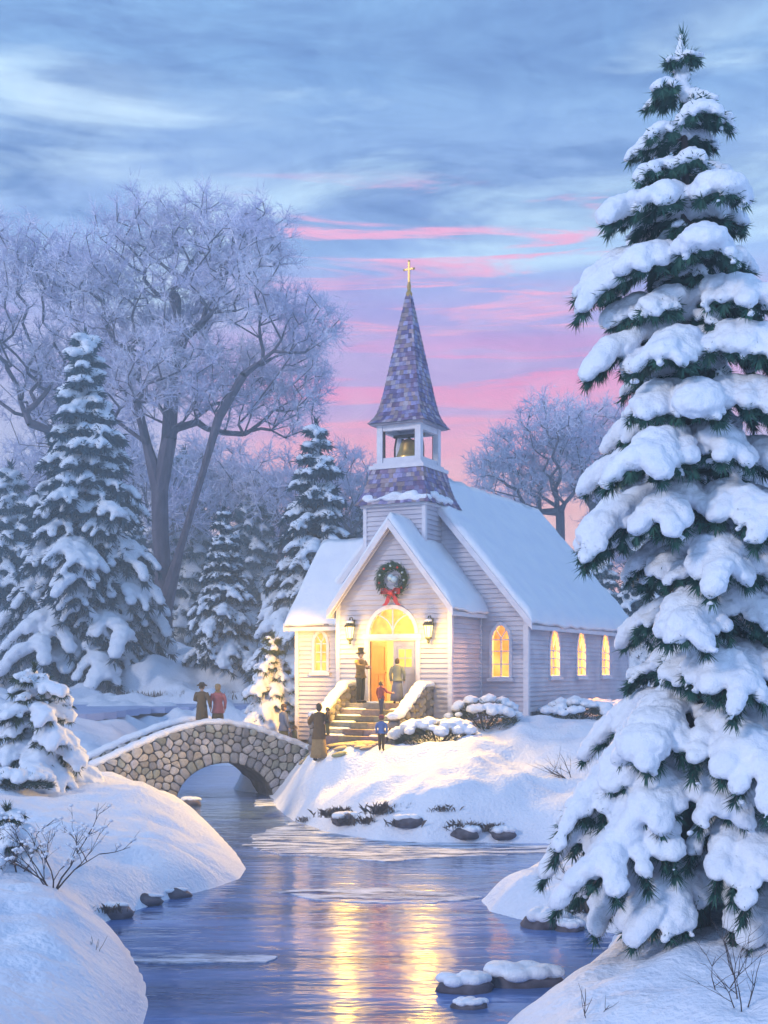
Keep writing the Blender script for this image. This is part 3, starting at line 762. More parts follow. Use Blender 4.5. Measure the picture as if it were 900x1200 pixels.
for sg in (-1, 1):
    loop = [(0, 7.12), (sg * .18, 7.27), (sg * .34, 7.25), (sg * .33, 7.07), (sg * .16, 7.06), (0, 7.12)]
    for (a0, z0), (a1, z1) in zip(loop, loop[1:]): mb.quad(WF.p(a0, z0, .19), WF.p(a1, z1, .22), WF.p(a1, z1, .36), WF.p(a0, z0, .32))
    mb.add([WF.p(a, z, .24) for a, z in loop[:-1]], [tuple(range(5))])
    tail = [(sg * .02, 7.1), (sg * .12, 6.95), (sg * .17, 6.78), (sg * .28, 6.68)]
    for (a0, z0), (a1, z1) in zip(tail, tail[1:]): mb.hexa([WF.p(a0 - .07, z0, .2), WF.p(a0 + .07, z0, .2), WF.p(a0 + .07, z0, .22), WF.p(a0 - .07, z0, .22), WF.p(a1 - .08, z1, .2), WF.p(a1 + .08, z1, .2), WF.p(a1 + .08, z1, .22), WF.p(a1 - .08, z1, .22)])
mb.ell(WF.p(0, 7.12, .3), .09, None, 2)
mb.build('bow', M['ribbon'], wr)

# --- front steps with rubble side walls
steps = thing('stone_steps', 'snow edged stone steps with rubble side walls up to the church door', 'steps', W(-.05, -1.6, 2.2))
SL, SR = -1.32, 1.12; SC_ = -.1
pal_st = [(.27, .24, .22), (.22, .19, .18), (.32, .28, .24), (.20, .18, .19), (.26, .24, .24), (.34, .29, .23), (.16, .14, .14)]
rnd = random.Random(11)
nst = 6; z_top = 3.38; rise = .2; run = .36
for i in range(nst):
    z1 = z_top - i * rise; v1 = (-.06 if i == 0 else -1.0 - (i - 1) * run); v0 = -1.0 - i * run
    mb = MB(); a = SL
    while a < SR - .05:
        l = min(rnd.uniform(.5, .9), SR - a); l = SR - a if SR - a - l < .3 else l
        mb.box(W(a + l / 2, (v0 + v1) / 2 - .03, z1 - .35), (l - .012, v1 - v0 + .06, .7), RC, col=tuple(x * rnd.uniform(.8, 1.2) for x in rnd.choice(pal_st))); a += l
    mb.build('step', M['stone'], steps)
    sn = MB()
    if i < nst:
        for u_a, u_b in ((SL + .02, -.55), (.55, SR - .02)):
            sn = MB(); u = u_a
            while u < u_b: sn.ell(W(u, v1 - .14 + rnd.uniform(-.05, .05), z1), (.16, rnd.uniform(.10, .16), .055), RC, 2); u += .11
            KIDS[steps.name].append(link('snow', snowify(sn, 'snow', .025, .02, .15, M['roof_snow'], 2), steps))
for sg, u0 in ((-1, SL - .22), (1, SR + .22)):
    prof = [(-.1, 3.98), (-.75, 3.98), (-.8, 3.95), (-2.35, 3.02), (-2.75, 3.0)]
    base = [(v, 1.7) for v, z in prof[::-1]]
    mb = MB(); ring = prof + base
    mb.prism([W(u0 - .17, v, z - .05) for v, z in ring], UD * .34, col=(.07, .065, .07))
    pl = [(v, z) for v, z in prof]
    def ztop(v):
        for (a, za), (b, zb) in zip(pl, pl[1:]):
            if b <= v <= a: return zb + (za - zb) * (v - b) / (a - b) if a != b else za
        return 3.0
    for fc in (-1, 1):
        v = -2.72
        while v < -.15:
            l = rnd.uniform(.22, .40); z = 1.85
            while z < ztop(min(v + l / 2, -.12)) - .12:
                hgt = rnd.uniform(.18, .32); hgt = min(hgt, ztop(min(v + l / 2, -.12)) - z)
                mb.ell(W(u0 + fc * .17, v + l / 2 + rnd.uniform(-.05, .05), z + hgt / 2), (.07, l / 2 * 1.05, hgt / 2), RC @ Matrix.Rotation(rnd.uniform(-.2, .2), 3, 'X'), 2, col=rnd.choice(pal_st)); z += hgt
            v += l
    z = 1.8
    while z < 2.95:
        hgt = rnd.uniform(.2, .32); k = rnd.choice((0, 1))
        for q in ((-.1, .1) if k else (0,)): mb.ell(W(u0 + q, -2.76, z + hgt / 2), (.11 if k else .19, .08, hgt / 2), RC, 2, col=rnd.choice(pal_st))
        z += hgt
    wl = mb.build('side_wall', M['stone'], steps, smooth=True)
    sn = MB()
    for k in range(26):
        v = -.15 - 2.62 * k / 25; sn.ell(W(u0 + rnd.uniform(-.03, .03), v, ztop(v) + .04), (.24, .14, .13), RC, 2)
    me = snowify(sn, 'snow', .035, .05, .2, M['roof_snow']); KIDS.setdefault(wl.name, []).append(link('snow', me, wl))
for sg, u0 in ((-1, SL - .22), (1, SR + .22)):
    pass
# ------------------------------------------------------------------ stone arch bridge
PHI = R(23); BC = V((-5.93, 43.0, 0)); BA = V((math.cos(PHI), math.sin(PHI), 0)); BN = V((-math.sin(PHI), math.cos(PHI), 0))
def B(a, b, z): return BC + BA * a + BN * b + ZD * z
TOPP = [(-4.0, 1.30), (-3.4, 1.55), (-2.5, 1.95), (-1.35, 2.37), (-.3, 2.62), (.5, 2.62), (1.5, 2.42), (2.75, 1.95), (3.5, 1.66), (3.75, 1.60)]
def btop(a):
    if a <= TOPP[0][0]: return TOPP[0][1]
    for (a0, z0), (a1, z1) in zip(TOPP, TOPP[1:]):
        if a <= a1: t = (a - a0) / (a1 - a0); return z0 + (z1 - z0) * t
    return TOPP[-1][1]
AC, AH, AR = .42, 1.75, 1.25        # arch centre, half span, rise
def arch_z(a):
    t = (a - AC) / AH
    return -9 if abs(t) >= 1 else -.15 + (AR + .15) * math.sqrt(1 - t * t)
bridge = thing('stone_bridge', 'humped stone arch bridge with snowy parapets over the stream', 'bridge', B(0, 1.4, 0))
A0, A1, BW = -4.0, 3.75, 2.9
PW = .42                               # parapet thickness
def wall_body(b0, b1):
    mb = MB(); N = 48
    xs = [A0 + (A1 - A0) * i / N for i in range(N + 1)]
    lo = [max(-.5, arch_z(x)) for x in xs]; hi = [btop(x) - .03 for x in xs]
    for i in range(N):
        mb.hexa([B(xs[i], b0, lo[i]), B(xs[i + 1], b0, lo[i + 1]), B(xs[i + 1], b1, lo[i + 1]), B(xs[i], b1, lo[i]), B(xs[i], b0, hi[i]), B(xs[i + 1], b0, hi[i + 1]), B(xs[i + 1], b1, hi[i + 1]), B(xs[i], b1, hi[i])])
    return mb
def voronoi_stones(rnd, b, out):
    """field stones that tile the face: each its own rounded raised block"""
    pts, ghosts = [], []
    n = 19
    for i in range(n):                   # the ring of arch stones and ghosts inside the opening
        t = math.pi * (i + .5) / n; x = AC - math.cos(t) * (AH + .19); z = -.15 + (AR + .15 + .19) * math.sin(t); pts.append((x, z))
        ghosts.append((AC - math.cos(t) * (AH - .19), -.15 + (AR + .15 - .19) * math.sin(t)))
    for i in range(60): t = math.pi * i / 59; ghosts.append((AC - math.cos(t) * (AH - .25), -.15 + (AR - .1) * math.sin(t)))
    tries = 0
    while tries < 9000:
        tries += 1; x, z = rnd.uniform(A0 + .05, A1 - .05), rnd.uniform(-.4, 2.6)
        if z > btop(x) - .12: continue
        d = math.hypot((x - AC) / (AH + .5), (z + .15) / (AR + .65))
        if d < 1: continue
        big = .17 + .11 * (.5 + .5 * mnoise.noise(V((x * .8, z * .8, 4))))
        if all((x - p) ** 2 + ((z - q) * 1.15) ** 2 > big * big for p, q in pts): pts.append((x, z))
    for x, z in list(pts):
        for gx, gz_ in ((x, 2 * (btop(x) - .02) - z), (2 * A0 - x, z), (2 * A1 - x, z), (x, -1 - z)):
            if abs(gx - x) + abs(gz_ - z) < 1.2: ghosts.append((gx, gz_))
    allp = pts + ghosts
    pal = [(.27, .26, .30), (.34, .33, .36), (.30, .27, .24), (.22, .24, .30), (.38, .34, .31), (.25, .26, .21), (.19, .19, .24), (.30, .28, .34), (.36, .30, .24), (.20, .23, .20)]
    mb = MB()
    for i, (x, z) in enumerate(pts):
        poly = [(-.6, -.6), (.6, -.6), (.6, .6), (-.6, .6)]
        for j, (p, q) in enumerate(allp):
            if j == i: continue
            dx, dz = p - x, q - z; d2 = dx * dx + dz * dz
            if d2 > 1.7: continue
            new = []; h_ = d2 / 2
            for k in range(len(poly)):
                u, w = poly[k], poly[(k + 1) % len(poly)]; su, sw = u[0] * dx + u[1] * dz - h_, w[0] * dx + w[1] * dz - h_
                if su <= 0: new.append(u)
                if su * sw < 0: t = su / (su - sw); new.append((u[0] + (w[0] - u[0]) * t, u[1] + (w[1] - u[1]) * t))
            poly = new
            if len(poly) < 3: break
        if len(poly) < 3: continue
        # round the corners: chaikin once
        for _ in range(2):
            poly = [((u[0] * (1 - t) + w[0] * t), (u[1] * (1 - t) + w[1] * t)) for u, w in zip(poly, poly[1:] + poly[:1]) for t in (.27, .73)]
        dep = rnd.uniform(.05, .10); rings = []
        for s, o in ((.93, .0), (.91, .55), (.80, .88), (.5, 1.0)):
            rings.append([B(x + u * s, b - out * (dep * o) , z + w * s) for u, w in poly])
        m = len(poly); vs = [p for r in rings for p in r]
        fs = [(r * m + k, r * m + (k + 1) % m, (r + 1) * m + (k + 1) % m, (r + 1) * m + k) for r in range(3) for k in range(m)] + [tuple(range(3 * m, 4 * m))]
        f = rnd.uniform(.95, 1.7); c = rnd.choice(pal); g = sum(c) / 3; c = tuple(.5 * x + .5 * g for x in c); mb.add(vs, fs, col=tuple(q * f for q in c))
    return mb
def cap_snow(b0, b1, seed):
    mb = MB(); rnd = random.Random(seed); a = A0
    while a < A1:
        mb.ell(B(a, (b0 + b1) / 2 + rnd.uniform(-.03, .03), btop(a) + .05), (.24, .28, .12 + rnd.uniform(-.02, .03)), Matrix((BA, BN, ZD)).transposed(), 2); a += .11
    return snowify(mb, 'snow', .04, .05, .25, M['roof_snow'])
for b0, b1, fb, out, sd in ((0, PW, -.005, 1, 2), (BW - PW, BW, BW - PW - .005, 1, 3)):
    body = wall_body(b0, b1)
    w = body.build('parapet_wall', M['mortar'], bridge)
    voronoi_stones(random.Random(20 + sd), fb, out).build('stonework', M['stone'], w, smooth=True)
    KIDS[w.name].append(link('snow', cap_snow(b0, b1, sd), w))
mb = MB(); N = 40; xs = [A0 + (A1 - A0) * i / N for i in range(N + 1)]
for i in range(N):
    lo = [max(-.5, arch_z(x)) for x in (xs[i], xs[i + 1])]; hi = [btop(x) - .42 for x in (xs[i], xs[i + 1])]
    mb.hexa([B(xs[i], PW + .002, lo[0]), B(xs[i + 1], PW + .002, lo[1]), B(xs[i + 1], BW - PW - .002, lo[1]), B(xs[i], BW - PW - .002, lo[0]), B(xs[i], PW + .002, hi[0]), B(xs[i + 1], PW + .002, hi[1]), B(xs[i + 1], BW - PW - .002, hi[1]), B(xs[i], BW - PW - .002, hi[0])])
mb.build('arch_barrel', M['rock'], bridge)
snow_d = MB()
for i in range(N + 1):
    for k in range(5): snow_d.ell(B(xs[i], PW + .1 + (BW - 2 * PW - .2) * k / 4, btop(xs[i]) - .42), (.25, .4, .10), Matrix((BA, BN, ZD)).transposed(), 1)
KIDS[bridge.name].append(link('snow', snowify(snow_d, 'snow', .07, .05, .3, M['roof_snow']), bridge))

# ------------------------------------------------------------------ trodden path from the steps to the bridge
def ribbon_path():
    ctr = [W(-.1, -2.7, 0), W(-.15, -3.5, 0), V((-1.5, 40.2, 0)), V((-2.1, 42.2, 0)), B(4.3, 1.45, 0), B(3.4, 1.45, 0)]
    rnd = random.Random(4); mb = MB()
    pal = [(.36, .28, .20), (.30, .24, .19), (.42, .34, .24), (.25, .20, .18), (.40, .36, .32)]
    pts = []
    for a, b, c, d in zip([ctr[0]] + ctr, ctr, ctr[1:], ctr[2:] + [ctr[-1]]):
        for k in range(8):
            t = k / 8; pts.append(.5 * ((2 * b) + (c - a) * t + (2 * a - 5 * b + 4 * c - d) * t * t + (3 * b - a - 3 * c + d) * t ** 3))
    for i in range(len(pts) - 1):
        p, q = pts[i], pts[i + 1]; t = (q - p).normalized(); n = V((-t.y, t.x, 0))
        wid = 1.15
        for k in range(9):
            o = (k + .5 + rnd.uniform(-.25, .25)) / 9 * 2 * wid - wid; c = p.lerp(q, rnd.random()) + n * o
            z = gz(c.x, c.y); e = .25; nrm = V((z - gz(c.x + e, c.y), z - gz(c.x, c.y + e), e)).normalized()
            if nrm.z < .80: continue
            mb.ell((c.x, c.y, z + .03), (rnd.uniform(.16, .27), rnd.uniform(.12, .18), .045), rot_to(t - ZD * t.dot(nrm) / nrm.z, nrm) @ Matrix.Rotation(rnd.uniform(-.4, .4), 3, 'Z'), 2, col=tuple(x * rnd.uniform(.8, 1.2) for x in rnd.choice(pal)))
    setp(mb.build('stone_path', M['path'], smooth=True), kind='structure')
ribbon_path()
# ------------------------------------------------------------------ spruces under snow
def curve(p0, az, L, rise, droop, n=9, twist=0):
    out = []
    for i in range(n):
        s = i / (n - 1); a = az + twist * s
        out.append(V(p0) + V((math.cos(a) * L * s, math.sin(a) * L * s, L * (rise * s - droop * s * s))))
    return out
def along(path, s):
    f = s * (len(path) - 1); i = min(int(f), len(path) - 2); return path[i].lerp(path[i + 1], f - i), (path[i + 1] - path[i]).normalized()

class Spruce:
    def __init__(s, seed): s.r = random.Random(seed); s.sn = MB(); s.tri = []; s.wood = MB()
    hang = .5
    def needles(s, path, L, count, ln, wd, down=None):
        r = s.r; down = s.hang if down is None else down
        for _ in range(count):
            t = r.uniform(.08, 1.0); p, d = along(path, t)
            o = V((r.gauss(0, 1), r.gauss(0, 1), r.gauss(0, 1) * .7 - down)); o = (o - d * o.dot(d)); o = o.normalized() if o.length > 1e-4 else V((0, 0, -1))
            q = (d * r.uniform(.5, 1.0) + o * r.uniform(.5, 1.0)).normalized(); w_ = q.cross(o); w_ = (w_.normalized() if w_.length > 1e-4 else V((1, 0, 0))) * wd
            l = ln * r.uniform(.6, 1.25); b = p + o * .015
            s.tri.append((b - w_, b + w_, b + q * l))
    def bough(s, p0, az, L, rise, droop, nf, sb, nn, ln, wd, cover=1.0, lift=.4, lv=1, fdroop=.25, wmax=9, wmin=0):
        """sb: pillow size relative to length; nn needles per metre"""
        r = s.r; path = curve(p0, az, L, rise, droop, twist=r.uniform(-.25, .25))
        s.wood.tube(path[::2], [max(.008, .028 * L * (1 - .2 * k)) for k in range(len(path[::2]))], 5)
        s.needles(path, L, int(nn * L), ln, wd)
        w0 = max(wmin, min(wmax, sb * L ** .8))
        for t in (.34, .60, .82):                      # separate pillows, dark needles show between them
            if t < .5 and r.random() > cover: continue
            t += r.uniform(-.05, .05); p, d = along(path, t); k = w0 * r.uniform(.72, 1.2)
            for o in (-.5, .45):
                q, e = along(path, min(1, t + o * k / L)); s.sn.ell(q + V((0, 0, k * lift)), (k * 1.0, k * r.uniform(.85, 1.1), k * r.uniform(.50, .66)), rot_to(e), lv)
        for i in range(nf):
            t = .30 + .66 * (i + r.uniform(0, .6)) / nf; p, d = along(path, t); sg = 1 if i % 2 else -1
            a2 = az + sg * r.uniform(.55, 1.05); fl = L * (.48 - .24 * t) * r.uniform(.75, 1.25)
            fp = curve(p, a2, fl, (rise - droop * t) * .8 + .05, droop * 1.0 + fdroop, 6)
            s.needles(fp, fl, int(nn * fl), ln, wd)
            s.wood.tube(fp, [.012 * L * (1 - .16 * k) for k in range(6)], 4)
            if r.random() > cover: continue
            k = w0 * r.uniform(.5, 1.0)
            for tt in (.28, .52, .78):
                q, dd = along(fp, tt); kk = k * (1.05 - .25 * tt)
                s.sn.ell(q + V((0, 0, kk * lift)), (kk * 1.15, kk * .9, kk * .62), rot_to(dd), lv)
    def dust(s, L):
        """small clots of snow caught on the needles of the last bough"""
        r = s.r
        for _ in range(int(16 * L)):
            a, b, c = s.tri[-1 - int(r.random() * min(len(s.tri) - 1, 2500 * L))]; k = r.uniform(.028, .06)
            s.sn.ell(b.lerp(c, .5) + V((0, 0, .03)), (k * 1.3, k * 1.3, k * .8), None, 1)
    def finish(s, root, voxel, lump, lumpsize, needle, base, trunk_path, trunk_r, extra_smooth=3):
        tr = MB(); tr.tube(trunk_path, trunk_r, 10); tr.build('trunk', M['bark'], root, smooth=True)
        t = np.array([[tuple(a), tuple(b), tuple(c)] for a, b, c in s.tri], np.float32).reshape(-1, 3)
        nt_ = len(t); wv = s.wood
        cr = link('crown', raw('crown', t, np.arange(nt_).reshape(-1, 3), needle), root); KIDS[root.name].append(cr)
        wv.build('boughs', M['bark'], cr)
        sn = link('snow', snowify(s.sn, 'snow', voxel, lump, lumpsize, M['snow'], extra_smooth), root); KIDS[root.name].append(sn)

def spruce(name, label, px, Y, apex_py, zb, rad, seed, levels, per, nf, sb, nn, ln, wd, voxel, needle, group=None, power=.85, cover=.95, base_frac=.06, cat='spruce tree', lean=0):
    x = (px - 450) * Y / F; top = H - (apex_py - HY) * Y / F; h = top - zb
    root = thing(name, label, cat, (x, Y, zb), group); s = Spruce(seed); r = s.r
    for i in range(levels):
        t = base_frac + (1 - base_frac) * (i + .0) / levels
        t = 1 - (1 - t) ** 1.0
        z = zb + h * t; rr = rad * (1 - t) ** power + .04 * rad
        n = max(4, round(per * (.55 + .45 * (1 - t)))); a0 = r.uniform(0, 6.28)
        for k in range(n):
            L = rr * r.uniform(.62, 1.2); az = a0 + 2 * math.pi * (k + r.uniform(-.25, .25)) / n
            s.bough((x, Y, z + r.uniform(-.3, .3) * h / levels), az, L, .10 + .5 * t * t, .38 + .15 * (1 - t), nf, sb, nn, ln, wd, cover, wmin=.082 * rad if rad > 2 else .05 * rad)
    # the leader
    k = .035 * h
    for j in range(4): s.sn.ell((x + r.uniform(-.02, .02) * h * .3, Y, top - k * (.5 + j * .9)), (k * (.22 + .14 * j), k * (.22 + .14 * j), k * .62), None, 1)
    s.needles([V((x, Y, top - .12 * h)), V((x, Y, top))], 1, 60, ln, wd, 0)
    s.finish(root, voxel, voxel * .8, voxel * 3, needle, zb, [(x, Y, zb - .4), (x, Y, zb + h * .5), (x, Y, top - .02 * h)], [h * .022, h * .013, .01])
    return root

# the big one in the right foreground
def big_spruce():
    x, Y, zb = 4.28, 17.2, 1.0; top = at(785, Y, py=40).z; h = top - zb
    root = thing('spruce_tree', 'tall snow laden spruce in the right foreground rising above the church', 'spruce tree', (x, Y, zb)); s = Spruce(77); r = s.r; s.hang = .95
    def axis(z):
        t = (z - zb) / h; return V((x - .16 * max(0, t - .3) - .03 * math.sin(t * 9), Y, z))
    SIL = [(40, 800), (90, 772), (180, 742), (270, 710), (345, 682), (395, 712), (440, 686), (480, 705), (512, 714), (560, 706), (600, 668), (645, 660), (675, 735), (720, 768), (780, 764), (832, 750), (875, 705), (920, 672), (960, 645), (1010, 655), (1060, 700), (1120, 720)]
    def reach(z):                       # how far the boughs whose tips hang at height z stand out towards the church
        row = HY - (z - H) * F / Y
        for (a, p), (b, q) in zip(SIL, SIL[1:]):
            if row <= b: return (812 - (p + (q - p) * max(0, row - a) / (b - a))) * Y / F
        return 1.1
    z = top - .42; lev = 0
    while z > zb + .55:
        dz = top - z; full = .10 + 1.85 * (1 - math.exp(-dz / 3.4)) + .06 * max(0, dz - 6); full *= .80 + .2 * min(1, dz / 4.5); n = 4 if dz < 1.2 else (6 if dz < 5 else 7); a0 = lev * 2.4 + r.uniform(-.3, .3)
        for k in range(n):
            az = a0 + 2 * math.pi * (k + r.uniform(-.22, .22)) / n; f = dz / h
            L = full * r.uniform(.66, 1.16); lim = max(.14, reach(z - .25 * L) - .17); c_ = -math.cos(az)
            if c_ > .15: L = min(L, lim / c_ * .92, full * 1.2) if c_ < .8 else lim / c_ * r.uniform(.70, 1.04)
            s.bough(axis(z + r.uniform(-.12, .12)), az, max(.2, L), .40 - .40 * f, .42 + .10 * f, 4 if L < .9 else (6 if L < 1.5 else 9), .24 if L > .7 else .235, 560, .15 + .05 * f, .013, .98, .42, 2, .20, .30)
            s.dust(L)
        if dz > 2.5:                                    # short inner boughs hide the trunk
            for k in range(3): s.bough(axis(z - .2), a0 + 1 + 2.1 * k, full * r.uniform(.38, .5), .2, .4, 3, .20, 800, .15, .012, .9, .42, 1, .3)
        z -= .42 + .25 * min(1, dz / 4) + r.uniform(-.05, .08); lev += 1
    for ty, tx, ry, daz in ((350, 692, 310, .1), (440, 688, 395, -.15), (648, 664, 585, .15), (625, 690, 570, -.3), (960, 648, 860, .1), (1000, 660, 905, -.25), (905, 690, 815, .35)):
        zr = at(0, Y, py=ry).z; L = (812 - tx) * Y / F * .95; dzt = at(0, Y, py=ty).z - zr      # the long ragged boughs on the church side
        s.bough(axis(zr), math.pi + daz, L, dzt / L + .58, .58, 8, .24, 560, .18, .013, 1, .42, 2, .2, .29)
    for j in range(6): s.sn.ell((axis(top).x - .03, Y, top - .10 - j * .13), (.05 + .02 * j, .05 + .02 * j, .11), None, 2)
    s.needles([axis(top - 1.3), axis(top)], 1.2, 260, .15, .010, 0)
    s.finish(root, .028, .07, .13, M['needle'], zb, [axis(zb - .5), axis(zb + h * .3), axis(zb + h * .7), axis(top - .1)], [.26, .19, .09, .015], 2)
big_spruce()

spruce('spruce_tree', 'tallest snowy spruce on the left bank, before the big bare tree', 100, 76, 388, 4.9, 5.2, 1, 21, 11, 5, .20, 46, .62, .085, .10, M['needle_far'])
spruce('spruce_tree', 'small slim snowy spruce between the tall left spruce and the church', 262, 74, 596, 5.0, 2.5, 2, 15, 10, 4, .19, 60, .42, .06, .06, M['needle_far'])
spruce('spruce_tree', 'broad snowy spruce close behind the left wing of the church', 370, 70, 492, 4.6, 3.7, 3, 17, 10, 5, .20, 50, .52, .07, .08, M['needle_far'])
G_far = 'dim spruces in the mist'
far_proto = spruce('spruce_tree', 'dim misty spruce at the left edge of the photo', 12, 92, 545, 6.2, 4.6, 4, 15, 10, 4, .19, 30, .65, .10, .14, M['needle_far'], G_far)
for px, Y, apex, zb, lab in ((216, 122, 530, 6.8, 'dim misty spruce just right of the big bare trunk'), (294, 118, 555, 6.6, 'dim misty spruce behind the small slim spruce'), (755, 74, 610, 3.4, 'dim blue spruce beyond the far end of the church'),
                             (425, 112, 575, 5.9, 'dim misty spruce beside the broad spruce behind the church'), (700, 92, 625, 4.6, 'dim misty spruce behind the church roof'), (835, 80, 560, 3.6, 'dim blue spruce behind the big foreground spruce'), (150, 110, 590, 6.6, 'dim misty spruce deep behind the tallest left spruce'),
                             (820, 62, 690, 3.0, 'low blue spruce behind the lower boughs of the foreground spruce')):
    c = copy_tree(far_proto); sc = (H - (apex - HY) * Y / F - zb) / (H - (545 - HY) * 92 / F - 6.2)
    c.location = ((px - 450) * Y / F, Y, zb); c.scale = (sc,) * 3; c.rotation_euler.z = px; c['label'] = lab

spruce('small_pine', 'small snowy pine lit golden beside the left wing of the church', 320, 46.9, 742, 2.72, 1.3, 6, 9, 8, 4, .24, 80, .24, .026, .045, M['needle_warm'], cat='pine tree', power=.75)
spruce('small_pine', 'small pine with pink tinted snow at the left edge above the bank', 40, 33.5, 778, 1.35, 1.75, 7, 7, 8, 5, .26, 110, .22, .022, .04, M['needle_warm'], cat='pine tree', power=.68)
spruce('small_pine', 'low snowy pine sapling among twigs on the lower left bank', 8, 22.5, 945, 1.0, .75, 9, 5, 6, 3, .24, 120, .16, .016, .03, M['needle_warm'], cat='pine tree', power=.6)

# ------------------------------------------------------------------ bare trees under hoar frost
def frost_tree(name, label, base, fork, lobes, npts, seed, trunk_r, spray=10, tw=.045, tl=1.1, group=None, squash=1.0, limbs=()):
    rnd = np.random.default_rng(seed); pr = random.Random(seed)
    base, fork = np.array(base, float), np.array(fork, float)
    wgt = np.array([l[3] ** 2 for l in lobes]); wgt = wgt / wgt.sum()
    pts = []
    for i in rnd.choice(len(lobes), npts, p=wgt):
        c = np.array(lobes[i][:3]); d = rnd.normal(size=3); d /= np.linalg.norm(d); pts.append(c + d * lobes[i][3] * (rnd.random() ** .42) * np.array([1, squash, 1]))
    pts = np.array(pts); pts = pts[np.argsort(np.linalg.norm(pts - fork, axis=1))]
    nodes = [base + (fork - base) * t + np.array([.12 * math.sin(t * 5), .05 * math.cos(t * 4), 0]) * min(1, t * 3) for t in (0, .25, .5, .75, 1)]
    nodes[0][2] -= .6
    par = [-1, 0, 1, 2, 3]; plen = [0, 0, 0, 0, 0]
    free = 4
    girth = []
    for lm in limbs:                    # hand-laid main limbs: lists of points, first one names the node they leave
        k = lm[0]
        for q in lm[1:]: nodes.append(np.array(q, float)); par.append(k); plen.append(plen[k] + .5 * np.linalg.norm(nodes[-1] - nodes[k])); k = len(nodes) - 1; girth.append((k, trunk_r * (.52 - .06 * len(girth) % .2)))
    for p in pts:
        N = np.array(nodes[free:]); d = np.linalg.norm(N - p, axis=1); up = np.maximum(0, N[:, 2] - p[2] + .3 * d)
        cost = d + .22 * np.array(plen[free:]) + 1.3 * up
        k = int(np.argmin(cost)) + free; a = nodes[k]; L = np.linalg.norm(p - a); m = max(1, int(L / 1.5)); prev = k
        pd = a - nodes[par[k]] if par[k] >= 0 else np.array([0, 0, 1.0]); pd = pd / (np.linalg.norm(pd) + 1e-6)
        ctrl = a + pd * L * .38 + np.array([0, 0, .10 * L])
        for j in range(1, m + 1):
            t = j / m; q = (1 - t) ** 2 * a + 2 * t * (1 - t) * ctrl + t * t * p + (rnd.normal(size=3) * .10 if j < m else 0)
            nodes.append(q); par.append(prev); plen.append(plen[prev] + L / m); prev = len(nodes) - 1
    n = len(nodes); ch = [[] for _ in range(n)]
    for i in range(1, n): ch[par[i]].append(i)
    rad = np.zeros(n)
    for i in range(n - 1, -1, -1): rad[i] = (sum(rad[c] ** 2.25 for c in ch[i])) ** (1 / 2.25) if ch[i] else .035
    rad *= 1 + 0 * rad; sc = trunk_r / rad[1]; rad = np.maximum(.028, rad * (sc if sc < 1 else 1 + (sc - 1) * np.clip(rad / rad[1], 0, 1)))
    rad[0] = trunk_r * 1.35
    for k, g in girth: rad[k] = max(rad[k], g)
    root = thing(name, label, 'bare tree', base, group)
    tr, lm_ = MB(), MB(); nodes = np.array(nodes)
    for i in range(1, n):
        p = par[i]; r0 = rad[p] if len(ch[p]) == 1 or p < 5 else min(rad[p], rad[i] * 1.25); tgt = tr if i < 5 else lm_
        tgt.tube([nodes[p], nodes[i]], [r0, rad[i]], 8 if rad[i] > .2 else (5 if rad[i] > .08 else 3), False)
    tr.build('trunk', M['frost_bark'], root, smooth=True)
    # sprays of frosted twigs
    ids = np.where(rad[:] < .085)[0]; ids = ids[ids > 4]
    dirs = nodes[ids] - nodes[np.array(par)[ids]]; dirs /= np.linalg.norm(dirs, axis=1)[:, None] + 1e-6
    P = np.repeat(nodes[ids], spray, 0); D = np.repeat(dirs, spray, 0) * .8 + rnd.normal(size=(len(P), 3)) * .75 + np.array([0, 0, .18]); D /= np.linalg.norm(D, axis=1)[:, None]
    L = tl * (.4 + .9 * rnd.random(len(P)))[:, None]
    def blades(P, D, L, w):
        S = np.cross(D, rnd.normal(size=D.shape)); S /= np.linalg.norm(S, axis=1)[:, None] + 1e-6
        return np.stack([P - S * w, P + S * w, P + D * L], 1).reshape(-1, 3)
    out = [blades(P, D, L, tw)]
    for k in range(5):
        t = rnd.uniform(.2, .95, (len(P), 1)); P2 = P + D * L * t; D2 = D * .9 + rnd.normal(size=D.shape) * .6; D2 /= np.linalg.norm(D2, axis=1)[:, None]
        out.append(blades(P2, D2, L * rnd.uniform(.3, .65, (len(P), 1)), tw * .75))
    vs = np.concatenate(out); cr = link('crown', raw('crown', vs, np.arange(len(vs)).reshape(-1, 3), M['frost']), root); KIDS[root.name].append(cr)
    lm_.build('limbs', M['frost_bark'], cr)
    return root
def lobes_px(lst, Y, rnd, dy=.9):
    out = []
    for cx, cy, r in lst:
        p = at(cx, Y, py=cy); out.append((p.x, Y + rnd.uniform(-dy, dy) * r * Y / F, p.z, r * Y / F))
    return out
rl = random.Random(2)
def pxp(px, py, Y): p = at(px, Y, py=py); return (p.x, p.y, p.z)
bt = 86
frost_tree('bare_tree', 'huge frosted bare tree spreading over the left bank', pxp(190, 765, bt), pxp(189, 575, bt),
           lobes_px([(150, 262, 56), (240, 258, 54), (292, 330, 66), (352, 392, 50), (205, 350, 80), (130, 365, 66), (335, 455, 56), (205, 450, 66), (130, 450, 50), (270, 450, 62), (110, 310, 46), (310, 285, 40)], bt, rl), 1350, 11, .62, 15, .026, 1.1,
           limbs=[(4, pxp(172, 520, bt), pxp(160, 470, bt - 2)), (4, pxp(198, 515, bt), pxp(202, 440, bt + 1), pxp(215, 390, bt)), (1, pxp(212, 640, bt - 1), pxp(236, 560, bt - 2), pxp(256, 490, bt - 2), pxp(285, 440, bt - 3))])
bt = 92
